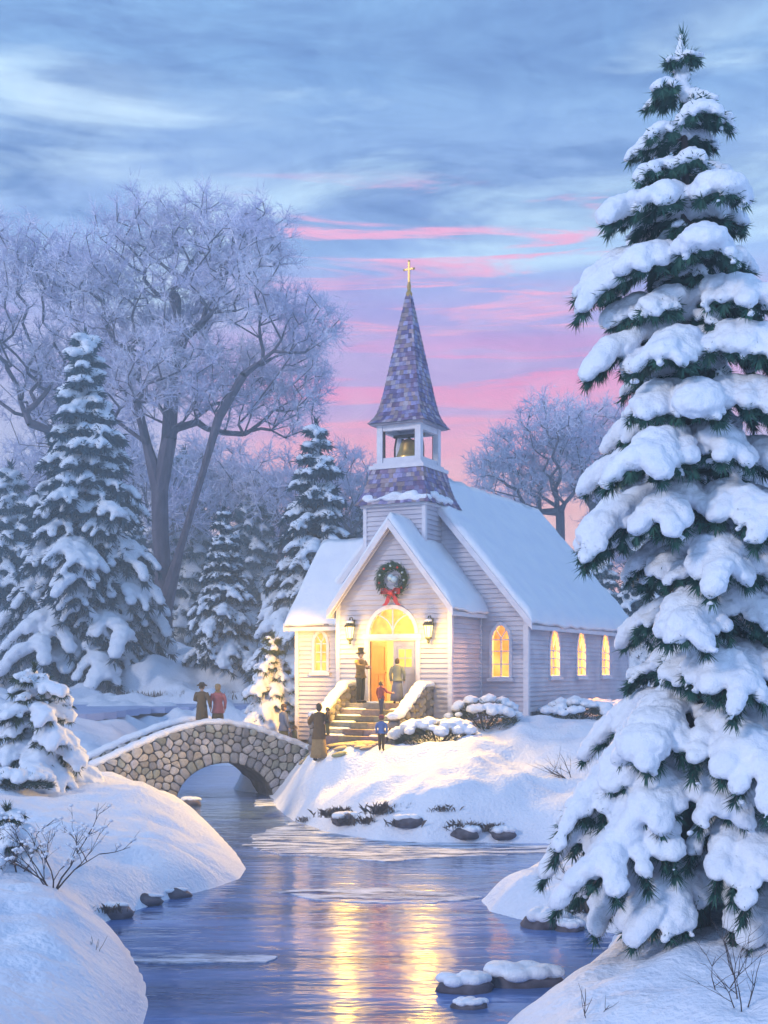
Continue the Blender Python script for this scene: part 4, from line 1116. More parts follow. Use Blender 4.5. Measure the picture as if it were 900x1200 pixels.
frost_tree('bare_tree', 'frosted bare tree at the far left behind the tallest spruce', pxp(60, 770, bt), pxp(64, 560, bt),
           lobes_px([(50, 330, 55), (20, 300, 45), (85, 420, 60), (15, 420, 60), (55, 480, 60), (-40, 380, 60), (90, 330, 40)], bt, rl), 620, 12, .45, 12, .034, 1.2)
bt = 100
rt = frost_tree('bare_tree', 'frosted bare tree right of the steeple beyond the church roof', pxp(658, 760, bt), pxp(658, 600, bt),
           lobes_px([(602, 540, 38), (640, 508, 42), (572, 560, 26), (650, 556, 44), (672, 520, 36), (625, 575, 30)], bt, rl), 420, 13, .36, 11, .034, 1.1)
bt = 103
frost_tree('bare_tree', 'frosted bare tree between the church roof and the foreground spruce', pxp(697, 760, bt), pxp(697, 595, bt),
           lobes_px([(695, 508, 42), (730, 500, 42), (720, 560, 42), (688, 570, 30), (765, 540, 44)], bt, rl), 380, 14, .36, 11, .034, 1.1)
bt = 108
G_m = 'bare frosted trees deep in the mist'
mt = frost_tree('bare_tree', 'low frosted tree in the mist just left of the steeple', pxp(405, 750, bt), pxp(405, 640, bt),
           lobes_px([(405, 560, 34), (380, 580, 34), (430, 585, 32), (405, 610, 40)], bt, rl), 240, 15, .30, 11, .038, 1.2, G_m)
for px, Y, sc, lab in ((330, 116, 1.12, 'low frosted tree in the mist behind the broad spruce'), (268, 122, 1.3, 'low frosted tree in the mist beneath the right limbs of the huge bare tree'), (150, 118, 1.5, 'low frosted tree in the mist behind the tallest spruce'), (30, 120, 1.35, 'low frosted tree in the mist at the left edge'),
                   (225, 126, 1.35, 'low frosted tree in the mist right behind the huge trunk'), (585, 124, 1.0, 'low frosted tree in the mist peeping over the church ridge'), (745, 112, 1.15, 'low frosted tree in the mist left of the foreground spruce'), (800, 118, 1.3, 'low frosted tree in the mist behind the foreground spruce'), (870, 115, 1.3, 'low frosted tree in the mist at the right edge'),
                   (90, 128, 1.4, 'low frosted tree in the mist between the left bare tree and the huge one')):
    c = copy_tree(mt); c.location = ((px - 450) * Y / F, Y, gz((px - 450) * Y / F, Y) - .3); c.scale = (sc, sc, sc); c.rotation_euler.z = px * .7; c['label'] = lab
# ------------------------------------------------------------------ bushes, shrubs, rocks, tufts
def snow_bush(label, x, y, rx, ry, h, seed, needle, cat='bush', spiky=1):
    zb = gz(x, y) - .05; root = thing('snowy_bush', label, cat, (x, y, zb)); r = random.Random(seed); sn, tri = MB(), []
    for i in range(int(26 * (rx + ry))):
        a = r.uniform(0, 6.28); q = r.random() ** .5; e = math.sqrt(max(0, 1 - q * q))
        p = V((x + rx * q * math.cos(a), y + ry * q * math.sin(a), zb + h * (.30 + .62 * e) * r.uniform(.85, 1.05)))
        s = r.uniform(.09, .17) * min(1.4, rx + .35)
        sn.ell(p, (s * 1.2, s * 1.2, s * .75), None, 1)
    for i in range(int(700 * (rx + ry))):
        a = r.uniform(0, 6.28); q = r.random() ** .4; e = math.sqrt(max(0, 1 - q * q)) * r.random() ** .5
        p = V((x + rx * .95 * q * math.cos(a), y + ry * .95 * q * math.sin(a), zb + h * .9 * e)); d = V((math.cos(a) * .8 + r.gauss(0, .4), math.sin(a) * .8 + r.gauss(0, .4), r.uniform(-.1, 1))).normalized()
        o = d.orthogonal().normalized() * .018; tri.append((p - o, p + o, p + d * r.uniform(.12, .26) * spiky))
    t = np.array([[tuple(q) for q in w_] for w_ in tri], np.float32).reshape(-1, 3)
    KIDS.setdefault(root.name, []).append(link('leaves', raw('leaves', t, np.arange(len(t)).reshape(-1, 3), needle), root))
    st = MB()
    for k in range(7): a = k * .9; st.tube([(x, y, zb - .1), (x + rx * .4 * math.cos(a), y + ry * .4 * math.sin(a), zb + h * .4), (x + rx * .75 * math.cos(a), y + ry * .75 * math.sin(a), zb + h * .62)], [.03, .02, .008], 5)
    st.build('stems', M['twig'], root)
    KIDS[root.name].append(link('snow', snowify(sn, 'snow', .035, .05, .12, M['snow'], 2), root))
def gpx(px, py, Y0=38):
    """the spot on the ground seen at that pixel"""
    best = None
    for i in range(400):
        Y = 12 + i * .12; x = (px - 450) * Y / F; z = H - (py - HY) * Y / F
        if z < gz(x, Y): return x, Y
    return (px - 450) * Y0 / F, Y0
snow_bush('rounded snowy bush against the corner of the church front', *W(3.2, .2, 0)[:2], 1.2, .8, 1.15, 1, M['bush'])
snow_bush('low snowy bush before the right wall of the steps', *W(2.75, -2.5, 0)[:2], 1.35, .8, .85, 2, M['bush'])
snow_bush('spreading snowy bush below the side windows of the church', *W(5.3, 3.6, 0)[:2], 1.35, .8, .75, 3, M['bush'])
snow_bush('second spreading bush below the side windows, nearer the foreground spruce', *W(5.6, 6.2, 0)[:2], 1.2, .8, .7, 8, M['bush'])
snow_bush('snowy bush between the golden pine and the left wall of the steps', *W(-2.95, .75, 0)[:2], .85, .6, 1.0, 4, M['bush'])
snow_bush('dark low bush at the foot of the pink tinted pine', *gpx(20, 925), .9, .6, .5, 6, M['bush'])

def twig_shrub(label, x, y, zb, n, ht, spread, seed, m, depth=3, cat='shrub', rad=.016, snowy=False, lean=(0, 0), group=None):
    root = thing('bare_shrub', label, cat, (x, y, zb), group); r = random.Random(seed); mb, sn = MB(), MB()
    def grow(p, d, L, rd, k):
        path = [p]; 
        for i in range(4): d = (d + V((r.gauss(0, .16), r.gauss(0, .16), r.gauss(.04, .1)))).normalized(); path.append(path[-1] + d * L / 4)
        mb.tube(path, [rd * (1 - .16 * i) for i in range(5)], 5)
        if snowy and k <= 1 and r.random() < .6: sn.ell(path[-2] + V((0, 0, .02)), (.05, .05, .03), None, 1)
        if k > 0:
            for _ in range(r.choice((2, 3, 3))):
                q = path[r.choice((1, 2, 3, 4))]; e = (d + V((r.gauss(0, .55), r.gauss(0, .55), r.gauss(.1, .35)))).normalized(); grow(q, e, L * r.uniform(.45, .75), rd * .6, k - 1)
    for i in range(n):
        a = 6.28 * i / n + r.uniform(-.4, .4); d = V((math.cos(a) * spread + lean[0], math.sin(a) * spread * .6 + lean[1], 1)).normalized()
        grow(V((x + .05 * math.cos(a), y + .05 * math.sin(a), zb - .08)), d, ht * r.uniform(.6, 1.0), rad * r.uniform(.8, 1.2), depth)
    mb.build('stems', m, root, smooth=True)
    if snowy and sn.v: sn.build('snow', M['snow'], root, smooth=True)
def tw(label, px, py, n, ht, spread, seed, **k):
    x, y = gpx(px, py); twig_shrub(label, x, y, gz(x, y), n, ht, spread, seed, M['twig'], **k)
tw('leafless twiggy shrub on the left bank above the cove', 62, 1040, 6, 1.05, .75, 1, snowy=True)
tw('thin leafless shrub left of the larger twiggy shrub on the bank', 22, 1020, 4, .8, .5, 2, snowy=True, depth=2)
tw('bare spindly twigs in the snow at the bottom right corner', 868, 1185, 4, .75, .45, 3, depth=2, rad=.008)
tw('bare spindly twigs in the snow at the bottom right edge of the river', 690, 1192, 3, .42, .5, 4, depth=1, rad=.007)
tw('thin upright twig under the foreground spruce', 845, 1160, 2, .6, .3, 5, depth=2, rad=.007)
tw('dark bare brush lying over the snow below the side windows', 668, 912, 4, .9, 1.4, 6, depth=2, rad=.014, lean=(-1.6, 0))
tw('dark bare brush beside the right river bank under the spruce boughs', 690, 1040, 4, .7, 1.2, 7, depth=2, rad=.009, lean=(-1.2, 0))
tw('few reeds at the edge of the lower left bank', 112, 1112, 5, .28, .25, 8, depth=0, rad=.006, cat='reeds')

def tuft(label, x, y, seed, n=90, ht=.42, w=.45, group='dead grass tufts along the bank'):
    zb = gz(x, y) - .03; r = random.Random(seed); tri = []
    for _ in range(int(1.5 * n)):
        p = V((x + r.gauss(0, w * .5), y + r.gauss(0, .10), zb - .05)); d = V((r.gauss(0, .45), r.gauss(-.2, .3), 1)).normalized(); o = V((1, 0, 0)) * .008; L = .75 * ht * r.uniform(.4, 1.1); b = p + d * L * .6
        tri += [(p - o, p + o, b), ]; tri += [(p + o * .2, b, b + (d + V((r.gauss(0, .3), -.2, -.5))).normalized() * L * .5)]
    t = np.array([[tuple(q) for q in w_] for w_ in tri], np.float32).reshape(-1, 3)
    o = link('grass_tuft', raw('grass_tuft', t, np.arange(len(t)).reshape(-1, 3), M['grass']), None, (x, y, zb)); setp(o, label, 'grass tuft', group)
def rock(label, x, y, z, r3, seed, cap=.6, group=None, capz=.35, name='river_rock'):
    root = thing(name, label, 'rock', (x, y, z), group); r = random.Random(seed); mb = MB(); mb.ell((0, 0, 0), 1, None, 3)
    s = MB(); off = V((seed * 3.7, 0, 0))
    q = []
    for v in mb.v:
        p = V(v); k = 1 + .32 * mnoise.noise(p * 1.1 + off) + .12 * mnoise.noise(p * 2.7 + off); q.append(V((p.x * r3[0] * k + x, p.y * r3[1] * k + y, p.z * r3[2] * k + z)))
    mb.v = [tuple(p) for p in q]; mb.build('stone', M['rock'], root, smooth=True)
    if cap:
        for i in range(14):
            a = r.uniform(0, 6.28); u = r.random() ** .5 * .8; s.ell((x + r3[0] * u * math.cos(a), y + r3[1] * u * math.sin(a), z + r3[2] * (capz + .55 * math.sqrt(1 - u * u))), (r3[0] * .36, r3[1] * .36, r3[2] * cap * .55), None, 2)
        KIDS[root.name].append(link('snow', snowify(s, 'snow', max(.015, r3[0] * .06), .02, .15, M['snow'], 3), root))
def wrock(label, px, py, r3, seed, **k): x, y = on_water(px, py); rock(label, x, y, r3[2] * .2, r3, seed, **k)
wrock('snow capped rock in the river, left of the pair near the bottom', 545, 1160, (.42, .28, .16), 1, cap=1.0)
wrock('largest snow capped rock in the river near the bottom', 610, 1152, (.58, .34, .20), 2, cap=1.0)
wrock('smallest snow capped rock in the river near the bottom', 551, 1180, (.24, .16, .08), 3, cap=1.0)
wrock('snow capped boulder off the tip of the right bank', 640, 1086, (.42, .3, .22), 4, cap=1.0)
wrock('low snowy stone right of the boulder off the right bank', 668, 1090, (.26, .2, .13), 5, cap=1.0)
wrock('dark stones at the waterline of the right bank beneath the spruce', 700, 1082, (.50, .25, .25), 6, cap=.4)
wrock('dark rock under the snow lip of the left bank cove', 118, 1074, (.60, .30, .20), 7, cap=.5)
wrock('dark rock under the snow lip of the left bank near its tip', 170, 1060, (.40, .22, .16), 8, cap=.5)
wrock('small dark rock under the snow lip of the left bank', 205, 1051, (.30, .2, .14), 9, cap=.5)
wrock('dark rock at the tip of the lower left bank', 130, 1196, (.30, .2, .10), 10, cap=.4)
wrock('brown rock where the left bank meets the bridge', 222, 944, (.40, .3, .22), 21, cap=.6)
GB = 'dark rocks breaking through the snow of the middle bank'
for i, (px, py, sx, lab) in enumerate(((405, 962, .40, 'dark rock in the middle bank, leftmost'), (478, 972, .42, 'dark rock in the middle bank, low below the steps'), (545, 978, .40, 'dark rock in the middle bank at the water, right of the low one'), (590, 980, .34, 'dark rock in the middle bank near its right end'))):
    x, y = gpx(px, py); rock(lab, x, y, gz(x, y) + .02, (sx, .3, .17), 30 + i, cap=1.0, group=GB, name='bank_rock')
for i, (px, py, n, ht, lab) in enumerate(((398, 958, 130, .5, 'dead grass tuft on the middle bank below the bridge end'), (412, 966, 90, .4, 'dead grass tuft by the leftmost rock of the middle bank'), (450, 952, 130, .5, 'dead grass tuft high on the middle bank'), (432, 966, 90, .35, 'dead grass tuft in the middle of the middle bank'), (478, 968, 120, .4, 'dead grass tuft by the low rock of the middle bank'),
        (540, 972, 110, .4, 'dead grass tuft near the water on the middle bank'), (575, 975, 110, .38, 'dead grass tuft near the right end of the middle bank'), (520, 948, 60, .3, 'small dead grass tuft highest on the middle bank'), (360, 962, 60, .3, 'small dead grass tuft at the left end of the middle bank'), (700, 1070, 140, .4, 'dead grass tuft on the right bank under the spruce'), (722, 1066, 100, .45, 'brown grass tuft on the right bank nearest the spruce'), (120, 1066, 90, .25, 'dead grass tuft by the cove of the left bank'))):
    x, y = gpx(px, py); tuft(lab, x, y, i, n, ht, .35 if n < 120 else .5)
def shore_reeds():
    r = random.Random(5); tri = []
    for _ in range(2600):
        x = r.uniform(-26, -4); y = 70.6 + r.gauss(0, .35) + .4 * math.sin(x * .7); z = 2.7; 
        if mnoise.noise(V((x * .35, 0, 3))) < -.15: continue
        p = V((x, y, z)); d = V((r.gauss(0, .4), r.gauss(0, .3), 1)).normalized(); o = V((.05, 0, 0)); tri.append((p - o, p + o, p + d * r.uniform(.2, .75)))
    t = np.array([[tuple(q) for q in w_] for w_ in tri], np.float32).reshape(-1, 3)
    o = link('reeds', raw('reeds', t, np.arange(len(t)).reshape(-1, 3), M['grass'])); setp(o, 'dark reeds fringing the far shore of the frozen pond', 'reeds', kind='stuff')
shore_reeds()
# ------------------------------------------------------------------ people
def skin_mesh(verts, edges, radii, sub=2):
    me = bpy.data.meshes.new('s'); me.from_pydata(verts, edges, []); o = bpy.data.objects.new('s', me); COL.objects.link(o)
    o.modifiers.new('k', 'SKIN'); 
    sv = me.skin_vertices[0].data if me.skin_vertices else None
    if sv is None:
        bpy.context.view_layer.objects.active = o; o.select_set(True); bpy.ops.mesh.customdata_skin_add(); sv = me.skin_vertices[0].data
    for v, r in zip(sv, radii): v.radius = (r, r)
    sv[0].use_root = True
    m = o.modifiers.new('u', 'SUBSURF'); m.levels = m.render_levels = sub
    dg = bpy.context.evaluated_depsgraph_get(); dg.update()
    out = bpy.data.meshes.new_from_object(o.evaluated_get(dg), depsgraph=dg)
    vs = [tuple(v.co) for v in out.vertices]; fs = [tuple(p.vertices) for p in out.polygons]
    bpy.data.objects.remove(o); return vs, fs
def person(label, loc, rz, ht, top, legs, hair, arms=None, hat=None, skirt=None, coat_len=.62, stride=0., hatm=None, scarf=None, bend=0., group=None, hood=False):
    """faces -Y before rz turns it; arms = {'L': (elbow, wrist), 'R': ...} in metres for a 1.75 m body"""
    k = ht / 1.75; root = thing('person', label, 'person', loc, group); RZ = Matrix.Rotation(rz, 3, 'Z'); o0 = V(loc)
    child = ht < 1.35; hr = .112 if not child else .145
    T = lambda p: o0 + RZ @ (V(p) * k)
    lean = lambda p: V((p[0], p[1] - bend * max(0, p[2] - .95), p[2] - .25 * bend * max(0, p[2] - .95)))
    A = {'L': ((.27, .0, 1.14), (.26, -.10, .88)), 'R': ((-.27, .0, 1.14), (-.26, -.10, .88))}
    A.update(arms or {})
    P = [(0, 0, .95), (0, .01, 1.15), (0, .01, 1.36), (0, 0, 1.47), (0, -.01, 1.56)]; rad = [.115, .10, .085, .05, .055]
    E = [(0, 1), (1, 2), (2, 3), (3, 4)]
    for sg, nm in ((1, 'L'), (-1, 'R')):
        b = len(P); P += [(sg * .18, .01, 1.41), A[nm][0], A[nm][1]]; rad += [.048, .042, .032]; E += [(2, b), (b, b + 1), (b + 1, b + 2)]
        w_ = V(A[nm][1]); d = (w_ - V(A[nm][0])).normalized(); P.append(tuple(w_ + d * .08)); rad.append(.036); E.append((b + 2, b + 3))
        b = len(P); st = stride * sg
        P += [(sg * .095, 0, .88), (sg * .10, -.02 - st * .5, .49), (sg * .10, .02 - st, .08), (sg * .11, -.13 - st, .04)]; rad += [.095, .062, .042, .038]; E += [(0, b), (b, b + 1), (b + 1, b + 2), (b + 2, b + 3)]
    P2 = [tuple(lean(p)) for p in P]
    vs, fs = skin_mesh(P2, E, rad)
    body = MB(); body.add([T(p) for p in vs], fs)
    hc = lean((0, -.015, 1.75 - hr * 1.02)); HR = RZ
    mh = MB(); mh.ell((0, 0, 0), 1, None, 3)
    hv = []
    for v in mh.v:
        p = V(v); q = V((p.x * .80, p.y * .92, p.z * 1.08))
        if p.z < -.1: q.x *= 1 + .22 * p.z; q.y *= 1 + .10 * p.z           # jaw
        nz = math.exp(-((p.x / .14) ** 2 + ((p.z + .10) / .20) ** 2)); 
        if p.y < 0: q.y -= .20 * nz; q.y += .05 * (math.exp(-(((abs(p.x) - .34) / .16) ** 2 + ((p.z - .08) / .12) ** 2))); q.y -= .04 * math.exp(-((p.x / .3) ** 2 + ((p.z + .45) / .08) ** 2))
        hv.append(T(V(hc) + q * hr))
    body.add(hv, mh.f)
    for sg in (1, -1):
        body.ell(T(V(hc) + V((sg * .80 * hr, .02, -.02 * hr))), (.02 * k, .035 * k, .045 * k), RZ, 1)
        nm = 'L' if sg > 0 else 'R'; w_ = V(lean(A[nm][1])); d = (w_ - V(lean(A[nm][0]))).normalized(); pal = w_ + d * .10; side = d.cross(V((sg, 0, 0))).normalized()
        for i, (off, ln) in enumerate(((-.03, .055), (-.01, .07), (.01, .065), (.03, .05))):
            a = pal + side * off; c = V((-sg, 0, 0)) * .02
            body.tube([T(a), T(a + d * ln * .6 + c * .4), T(a + d * ln + c * 1.4)], [.010 * k, .009 * k, .007 * k], 5)
        th = w_ + d * .05 - side * .03; body.tube([T(th), T(th - side * .03 + d * .02), T(th - side * .04 + d * .05)], [.011 * k, .010 * k, .008 * k], 5)
    body.build('body', M['skin'], root, smooth=True)
    ey = MB()
    for sg in (1, -1): ey.ell(T(V(hc) + V((sg * .30 * hr, -.84 * hr, .06 * hr))), .014 * k, None, 1)
    ey.build('eyes', M['eye'], root)
    # coat: rings from hem to collar, with sleeves
    cz = 1.47 - coat_len * 1.0
    rings = [(cz, .225, .185), (cz + .02, .23, .19)] + ([(.95, .19, .15)] if cz < .9 else []) + [(1.10, .165, .13), (1.28, .20, .135), (1.40, .21, .12), (1.455, .17, .105), (1.48, .10, .085), (1.49, .075, .07)]
    def loft(mb, rings, n=16):
        vs = []
        for z, rx, ry in rings:
            for j in range(n):
                a = 2 * math.pi * j / n; f = 1 + .05 * math.sin(3 * a + z * 5) * (1 if z < 1.1 else .2); vs.append(T(lean((rx * f * math.cos(a), ry * f * math.sin(a), z))))
        m = len(rings); mb.add(vs, [(i * n + j, i * n + (j + 1) % n, (i + 1) * n + (j + 1) % n, (i + 1) * n + j) for i in range(m - 1) for j in range(n)] + [tuple(range(n))[::-1], tuple(range((m - 1) * n, m * n))])
    co = MB(); loft(co, rings)
    for sg, nm in ((1, 'L'), (-1, 'R')):
        e, w_ = A[nm]; s_ = V((sg * .165, .01, 1.41)); w2 = V(w_).lerp(V(e), .06)
        co.tube([T(lean(q)) for q in (s_, s_.lerp(V(e), .5) + V((sg * .012, 0, .01)), e, V(e).lerp(w2, .5), w2)], [.088 * k, .076 * k, .064 * k, .055 * k, .05 * k], 10)
    co.build('coat', CL[top], root, smooth=True)
    if skirt:
        sk = MB(); loft(sk, [(.10, .27, .24), (.30, .25, .215), (.6, .215, .18), (.98, .16, .13)]); sk.build('skirt', CL[skirt], root, smooth=True)
    else:
        tr = MB()
        for sg in (1, -1):
            st = stride * sg; tr.tube([T((sg * .085, 0, .98)), T((sg * .10, -.02 - st * .5, .5)), T((sg * .10, .02 - st, .09))], [.115 * k, .078 * k, .062 * k], 10)
        tr.build('trousers', CL[legs], root, smooth=True)
    sh = MB()
    for sg in (1, -1): st = stride * sg; sh.ell(T((sg * .11, -.05 - st, .045)), (.05 * k, .135 * k, .05 * k), RZ, 2)
    sh.build('shoes', CL['dark'], root, smooth=True)
    hb = MB()
    mh2 = MB(); mh2.ell((0, 0, 0), 1, None, 3); keep = []
    for f in mh2.f:
        c = sum((V(mh2.v[i]) for i in f), V()) / 3
        if c.z > (.30 if c.y < -.35 else -.15 - (.75 if skirt or hood else .25) * (c.y > .1)): keep.append(f)
    hb.add([T(V(hc) + V((v[0] * .86, v[1] * .98, v[2] * 1.14)) * hr * 1.03) for v in mh2.v], keep)
    hb.build('hair', CL[hair], root, smooth=True)
    top_z = hc.z + hr * .55
    if hat:
        mb = MB(); c = V((hc.x, hc.y + .005, 0)); s = hr / .112
        prof = {'top': [(.165, -.015), (.17, .02), (.105, .03), (.10, .10), (.108, .19), (.10, .20)], 'brim': [(.185, -.02), (.19, .02), (.108, .05), (.10, .08), (.07, .115), (.02, .12)], 'cap': [(.108, -.03), (.112, .02), (.10, .06), (.06, .095), (.01, .105)]}[hat]
        mb.lathe([(r * s * k, 0 + z * s * k) for r, z in prof], 16, T(c + V((0, 0, top_z))), rot=RZ); mb.build('hat', CL[hatm or 'dark'], root, smooth=True)
    if scarf:
        mb = MB(); mb.tube([T(lean((.085 * math.cos(a), .08 * math.sin(a) - .005, 1.50))) for a in [j * math.pi / 7 for j in range(15)]], .034 * k, 7); mb.tube([T(lean((.04, -.10, 1.49))), T(lean((.05, -.15, 1.35))), T(lean((.05, -.165, 1.15)))], [.035 * k, .03 * k, .03 * k], 6); mb.build('scarf', CL[scarf], root, smooth=True)
    return root
def wp(u, v, z): p = W(u, v, z); return tuple(p)
st_z = lambda v: 3.38 if v > -1.0 else 3.38 - .2 * (int((-1.0 - v) / .36) + 1)
FR = -TH                      # facing straight out of the door
person('person in a dark coat and tall hat holding the church door', wp(-1.02, -.52, 3.38), FR + R(75), 1.74, 'brown', 'dark', 'dark', {'R': ((-.26, -.14, 1.26), (-.18, -.42, 1.24)), 'L': ((.27, -.06, 1.2), (.12, -.34, 1.22))}, hat='top', coat_len=.62)
person('person with dark hair and grey green coat entering the church door', wp(.42, -.62, 3.38), FR + R(200), 1.50, 'greygreen', 'dark', 'umber', skirt='greyblue', scarf='cream', coat_len=.6)
person('child in a maroon coat climbing the church steps', wp(.30, -1.55, st_z(-1.55)), FR + R(165), 1.16, 'maroon', 'navy', 'umber', {'R': ((-.30, -.1, 1.2), (-.42, -.3, 1.16))}, stride=.12, coat_len=.58)
x, y = gpx(447, 880); person('child in a blue coat walking up to the church steps', (x, y, gz(x, y)), R(170), 1.06, 'blue', 'umber', 'brown', hat='cap', hatm='maroon', stride=.1, coat_len=.6)
def bd(a, b): p = B(a, b, btop(a) - .36); return tuple(p)
person('person in a long brown coat and brimmed hat standing on the bridge', bd(-.15, 1.0), R(165), 1.74, 'brown', 'dark', 'umber', {'L': ((.30, -.08, 1.18), (.24, -.3, 1.15)), 'R': ((-.30, .05, 1.16), (-.32, -.02, .92))}, hat='brim', hatm='umber', coat_len=1.0)
person('person in a rose red coat standing on the bridge', bd(.42, .95), R(190), 1.70, 'rose', 'dark', 'tan', skirt='brown', scarf='tan', coat_len=.75, hat='cap', hatm='tan')
person('person in a grey blue coat and dark cap coming off the bridge', bd(2.8, .72), R(120), 1.66, 'greyblue', 'olive', 'dark', skirt='olive', hat='cap', hatm='umber', coat_len=.70)
person('child in an olive coat beside the grey blue coat', bd(3.2, .66), R(110), 1.06, 'olive', 'umber', 'umber', stride=.08, coat_len=.6)
x, y = gpx(374, 892); z = gz(x, y)
person('person in a long brown hooded coat at the end of the bridge', (x, y, z), R(205), 1.78, 'brown', 'tan', 'umber', {'L': ((.28, -.1, 1.15), (.20, -.34, 1.25)), 'R': ((-.27, -.1, 1.15), (-.1, -.34, 1.20))}, skirt='tan', coat_len=.8, hood=True)
person('small child carried on the arm of the hooded person', (x + .27, y + .02, z + .78), R(250), .88, 'umber', 'olive', 'umber', coat_len=.7)
# ------------------------------------------------------------------ sky, sun, mist, camera
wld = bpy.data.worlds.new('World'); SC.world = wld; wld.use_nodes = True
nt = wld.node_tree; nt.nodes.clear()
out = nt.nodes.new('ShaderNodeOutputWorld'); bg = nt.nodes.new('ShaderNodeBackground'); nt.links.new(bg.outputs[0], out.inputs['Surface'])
tc = nt.nodes.new('ShaderNodeTexCoord'); sep = nt.nodes.new('ShaderNodeSeparateXYZ'); nt.links.new(tc.outputs['Generated'], sep.inputs[0])
X, Yy, Z = sep.outputs
def wnoise(scale, sx, sy, sz, detail=5, dist=0, off=(0, 0, 0), rough=.55):
    mp = nt.nodes.new('ShaderNodeMapping'); mp.inputs['Scale'].default_value = (sx, sy, sz); mp.inputs['Location'].default_value = off
    nt.links.new(tc.outputs['Generated'], mp.inputs['Vector'])
    n = nd(nt, 'ShaderNodeTexNoise', Scale=scale, Detail=detail, Distortion=dist, Roughness=rough); nt.links.new(mp.outputs[0], n.inputs['Vector']); return n.outputs['Fac']
def sstep(v, a, b):
    n = nt.nodes.new('ShaderNodeMapRange'); n.interpolation_type = 'SMOOTHSTEP'; n.inputs['From Min'].default_value = a; n.inputs['From Max'].default_value = b
    nt.links.new(v, n.inputs['Value']); return n.outputs[0]
def mul(*a):
    r = a[0]
    for b in a[1:]: r = mth(nt, 'MULTIPLY', r, b)
    return r
band = lambda v, a, b, c, d: mul(sstep(v, a, b), mth(nt, 'SUBTRACT', 1.0, sstep(v, c, d)))
warp = wnoise(2.2, 1, 1, 5, 4); zw = mth(nt, 'ADD', Z, mth(nt, 'MULTIPLY', mth(nt, 'SUBTRACT', warp, .5), .07))
base = ramp(nt, zw, [(.0, lin(235, 180, 200)), (.13, lin(255, 196, 190)), (.19, lin(255, 170, 192)), (.235, lin(248, 148, 196)), (.268, lin(180, 162, 220)), (.31, lin(158, 190, 240)), (.36, lin(146, 176, 222)), (.43, lin(124, 164, 212)), (.5, lin(128, 172, 218)), (.7, lin(128, 174, 222)), (1, lin(132, 180, 228))]).outputs[0]
sky = nt.nodes.new('ShaderNodeTexSky'); sky.sky_type = 'NISHITA'; sky.sun_disc = False
SUN_EL, SUN_AZ = R(24), R(-140)
sky.sun_elevation = SUN_EL; sky.sun_rotation = R(220)
skyc = mixc(nt, 1.0, sky.outputs[0], (.06, .06, .06, 1), 'MULTIPLY')
base = mixc(nt, .06, base, skyc)
# away from the afterglow the horizon is lavender blue
side = mth(nt, 'SUBTRACT', 1.0, band(X, -.20, -.06, .20, .34)); front = sstep(Yy, .2, .6); back = mth(nt, 'SUBTRACT', 1.0, front)
low = mth(nt, 'SUBTRACT', 1.0, sstep(Z, .24, .30))
away = mth(nt, 'MAXIMUM', mul(side, .75), back)
base = mixc(nt, mul(away, low), base, lin(160, 194, 232))
# cloud masses
c1 = wnoise(3.0, 1.0, 1.0, 4.0, 9, .9, (.3, 0, .15), .6); dark = mul(sstep(c1, .40, .58), sstep(zw, .27, .36)); base = mixc(nt, mul(dark, .9), base, lin(98, 132, 184))
c2 = wnoise(2.9, 1.0, 1.0, 5.0, 7, .6, (3.1, 1, .6)); lt = mul(sstep(c2, .47, .62), band(zw, .25, .29, .41, .48)); base = mixc(nt, mul(lt, .85), base, lin(196, 226, 246))
lf = mul(sstep(c2, .36, .55), mth(nt, 'SUBTRACT', 1.0, sstep(X, -.22, -.02)), band(zw, .27, .32, .39, .45), front); base = mixc(nt, mul(lf, .9), base, lin(202, 228, 247))
c3 = wnoise(4.2, 1.0, 1.0, 12, 8, 1.0, (1.7, 2, .2), .65); pk = mul(sstep(c3, .49, .64), band(zw, .235, .265, .345, .385), band(X, -.14, -.05, .14, .22), front); base = mixc(nt, mul(pk, .9), base, lin(246, 168, 200))
c4 = wnoise(3.6, 1.0, 1.0, 15, 8, .9, (5.7, 2, .9), .65); lv = mul(sstep(c4, .46, .58), band(zw, .175, .215, .275, .31)); base = mixc(nt, mul(lv, .8), base, lin(182, 168, 218))
c5 = wnoise(9, 1.0, 1.0, 3.0, 10, 1.0, (2, 7, .3), .75); base = mixc(nt, .9, base, ramp(nt, c5, [(.3, (.32, .32, .35)), (.7, (.68, .68, .68))]).outputs[0], 'SOFT_LIGHT')
nt.links.new(base, bg.inputs['Color'])
lp = mth(nt, 'ADD', 1.12, mul(sstep(mth(nt, 'MULTIPLY', Yy, -1.0), -.3, .5), BACKSKY)) if (BACKSKY := .25) else None
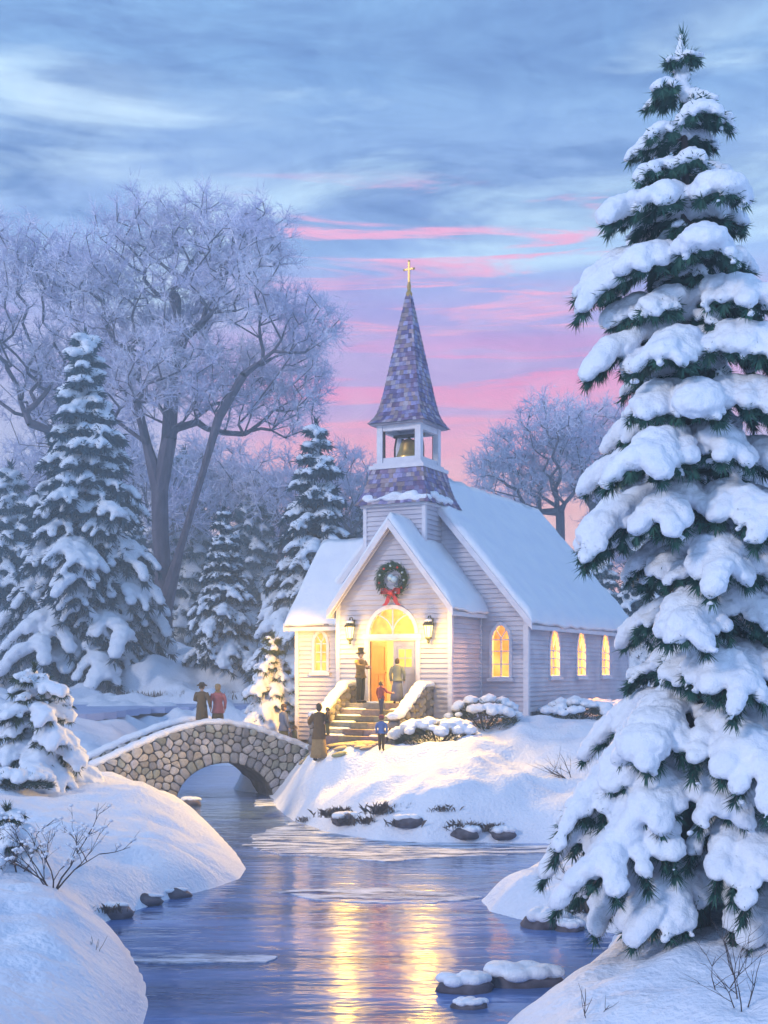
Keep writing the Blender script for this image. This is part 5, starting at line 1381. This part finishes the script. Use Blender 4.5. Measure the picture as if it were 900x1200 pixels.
top = mth(nt, 'ADD', lp, mul(sstep(Z, .5, .9), .1))
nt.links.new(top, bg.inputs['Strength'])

sl = bpy.data.lights.new('sun', 'SUN'); sl.energy = 1.35; sl.angle = R(9); sl.color = (1, .92, .90)
so = bpy.data.objects.new('sun', sl); COL.objects.link(so)
sd = V((math.sin(R(-128)) * math.cos(R(25)), math.cos(R(-128)) * math.cos(R(25)), math.sin(R(25))))      # towards the light: behind the camera, left
so.rotation_euler = sd.to_track_quat('Z', 'Y').to_euler()

mb = MB(); mb.box((0, 73, 20.5), (420, 180, 45))
hz = mb.build('haze', M.setdefault('haze', bpy.data.materials.new('haze'))); setp(hz, kind='stuff')
m = M['haze']; m.use_nodes = True; m.node_tree.nodes.clear()
mo = m.node_tree.nodes.new('ShaderNodeOutputMaterial'); pv = m.node_tree.nodes.new('ShaderNodeVolumePrincipled')
pv.inputs['Color'].default_value = (.70, .86, 1, 1); pv.inputs['Density'].default_value = HAZE if (HAZE := .0042) else 0; pv.inputs['Anisotropy'].default_value = .0
m.node_tree.links.new(pv.outputs[0], mo.inputs['Volume'])

cam = bpy.data.cameras.new('camera'); co_ = bpy.data.objects.new('camera', cam); COL.objects.link(co_)
co_.location = (0, 0, H); co_.rotation_euler = (R(90), 0, 0)
cam.sensor_fit = 'AUTO'; cam.sensor_width = 36; cam.lens = F / 1200 * 36; cam.shift_y = (HY - 600) / 1200; cam.clip_end = 1000; cam.clip_start = .1
SC.camera = co_
vs_ = SC.view_settings; vs_.view_transform = 'Standard'; vs_.look = 'None'; vs_.gamma = 1; vs_.exposure = .33; vs_.use_curve_mapping = False
SC.cycles.max_bounces = 6; SC.cycles.diffuse_bounces = 3; SC.cycles.glossy_bounces = 3; SC.cycles.transmission_bounces = 2; SC.cycles.volume_bounces = 0; SC.cycles.transparent_max_bounces = 4
SC.cycles.sample_clamp_direct = 6; SC.cycles.sample_clamp_indirect = 4; SC.cycles.use_denoising = True; SC.cycles.caustics_reflective = False; SC.cycles.caustics_refractive = False
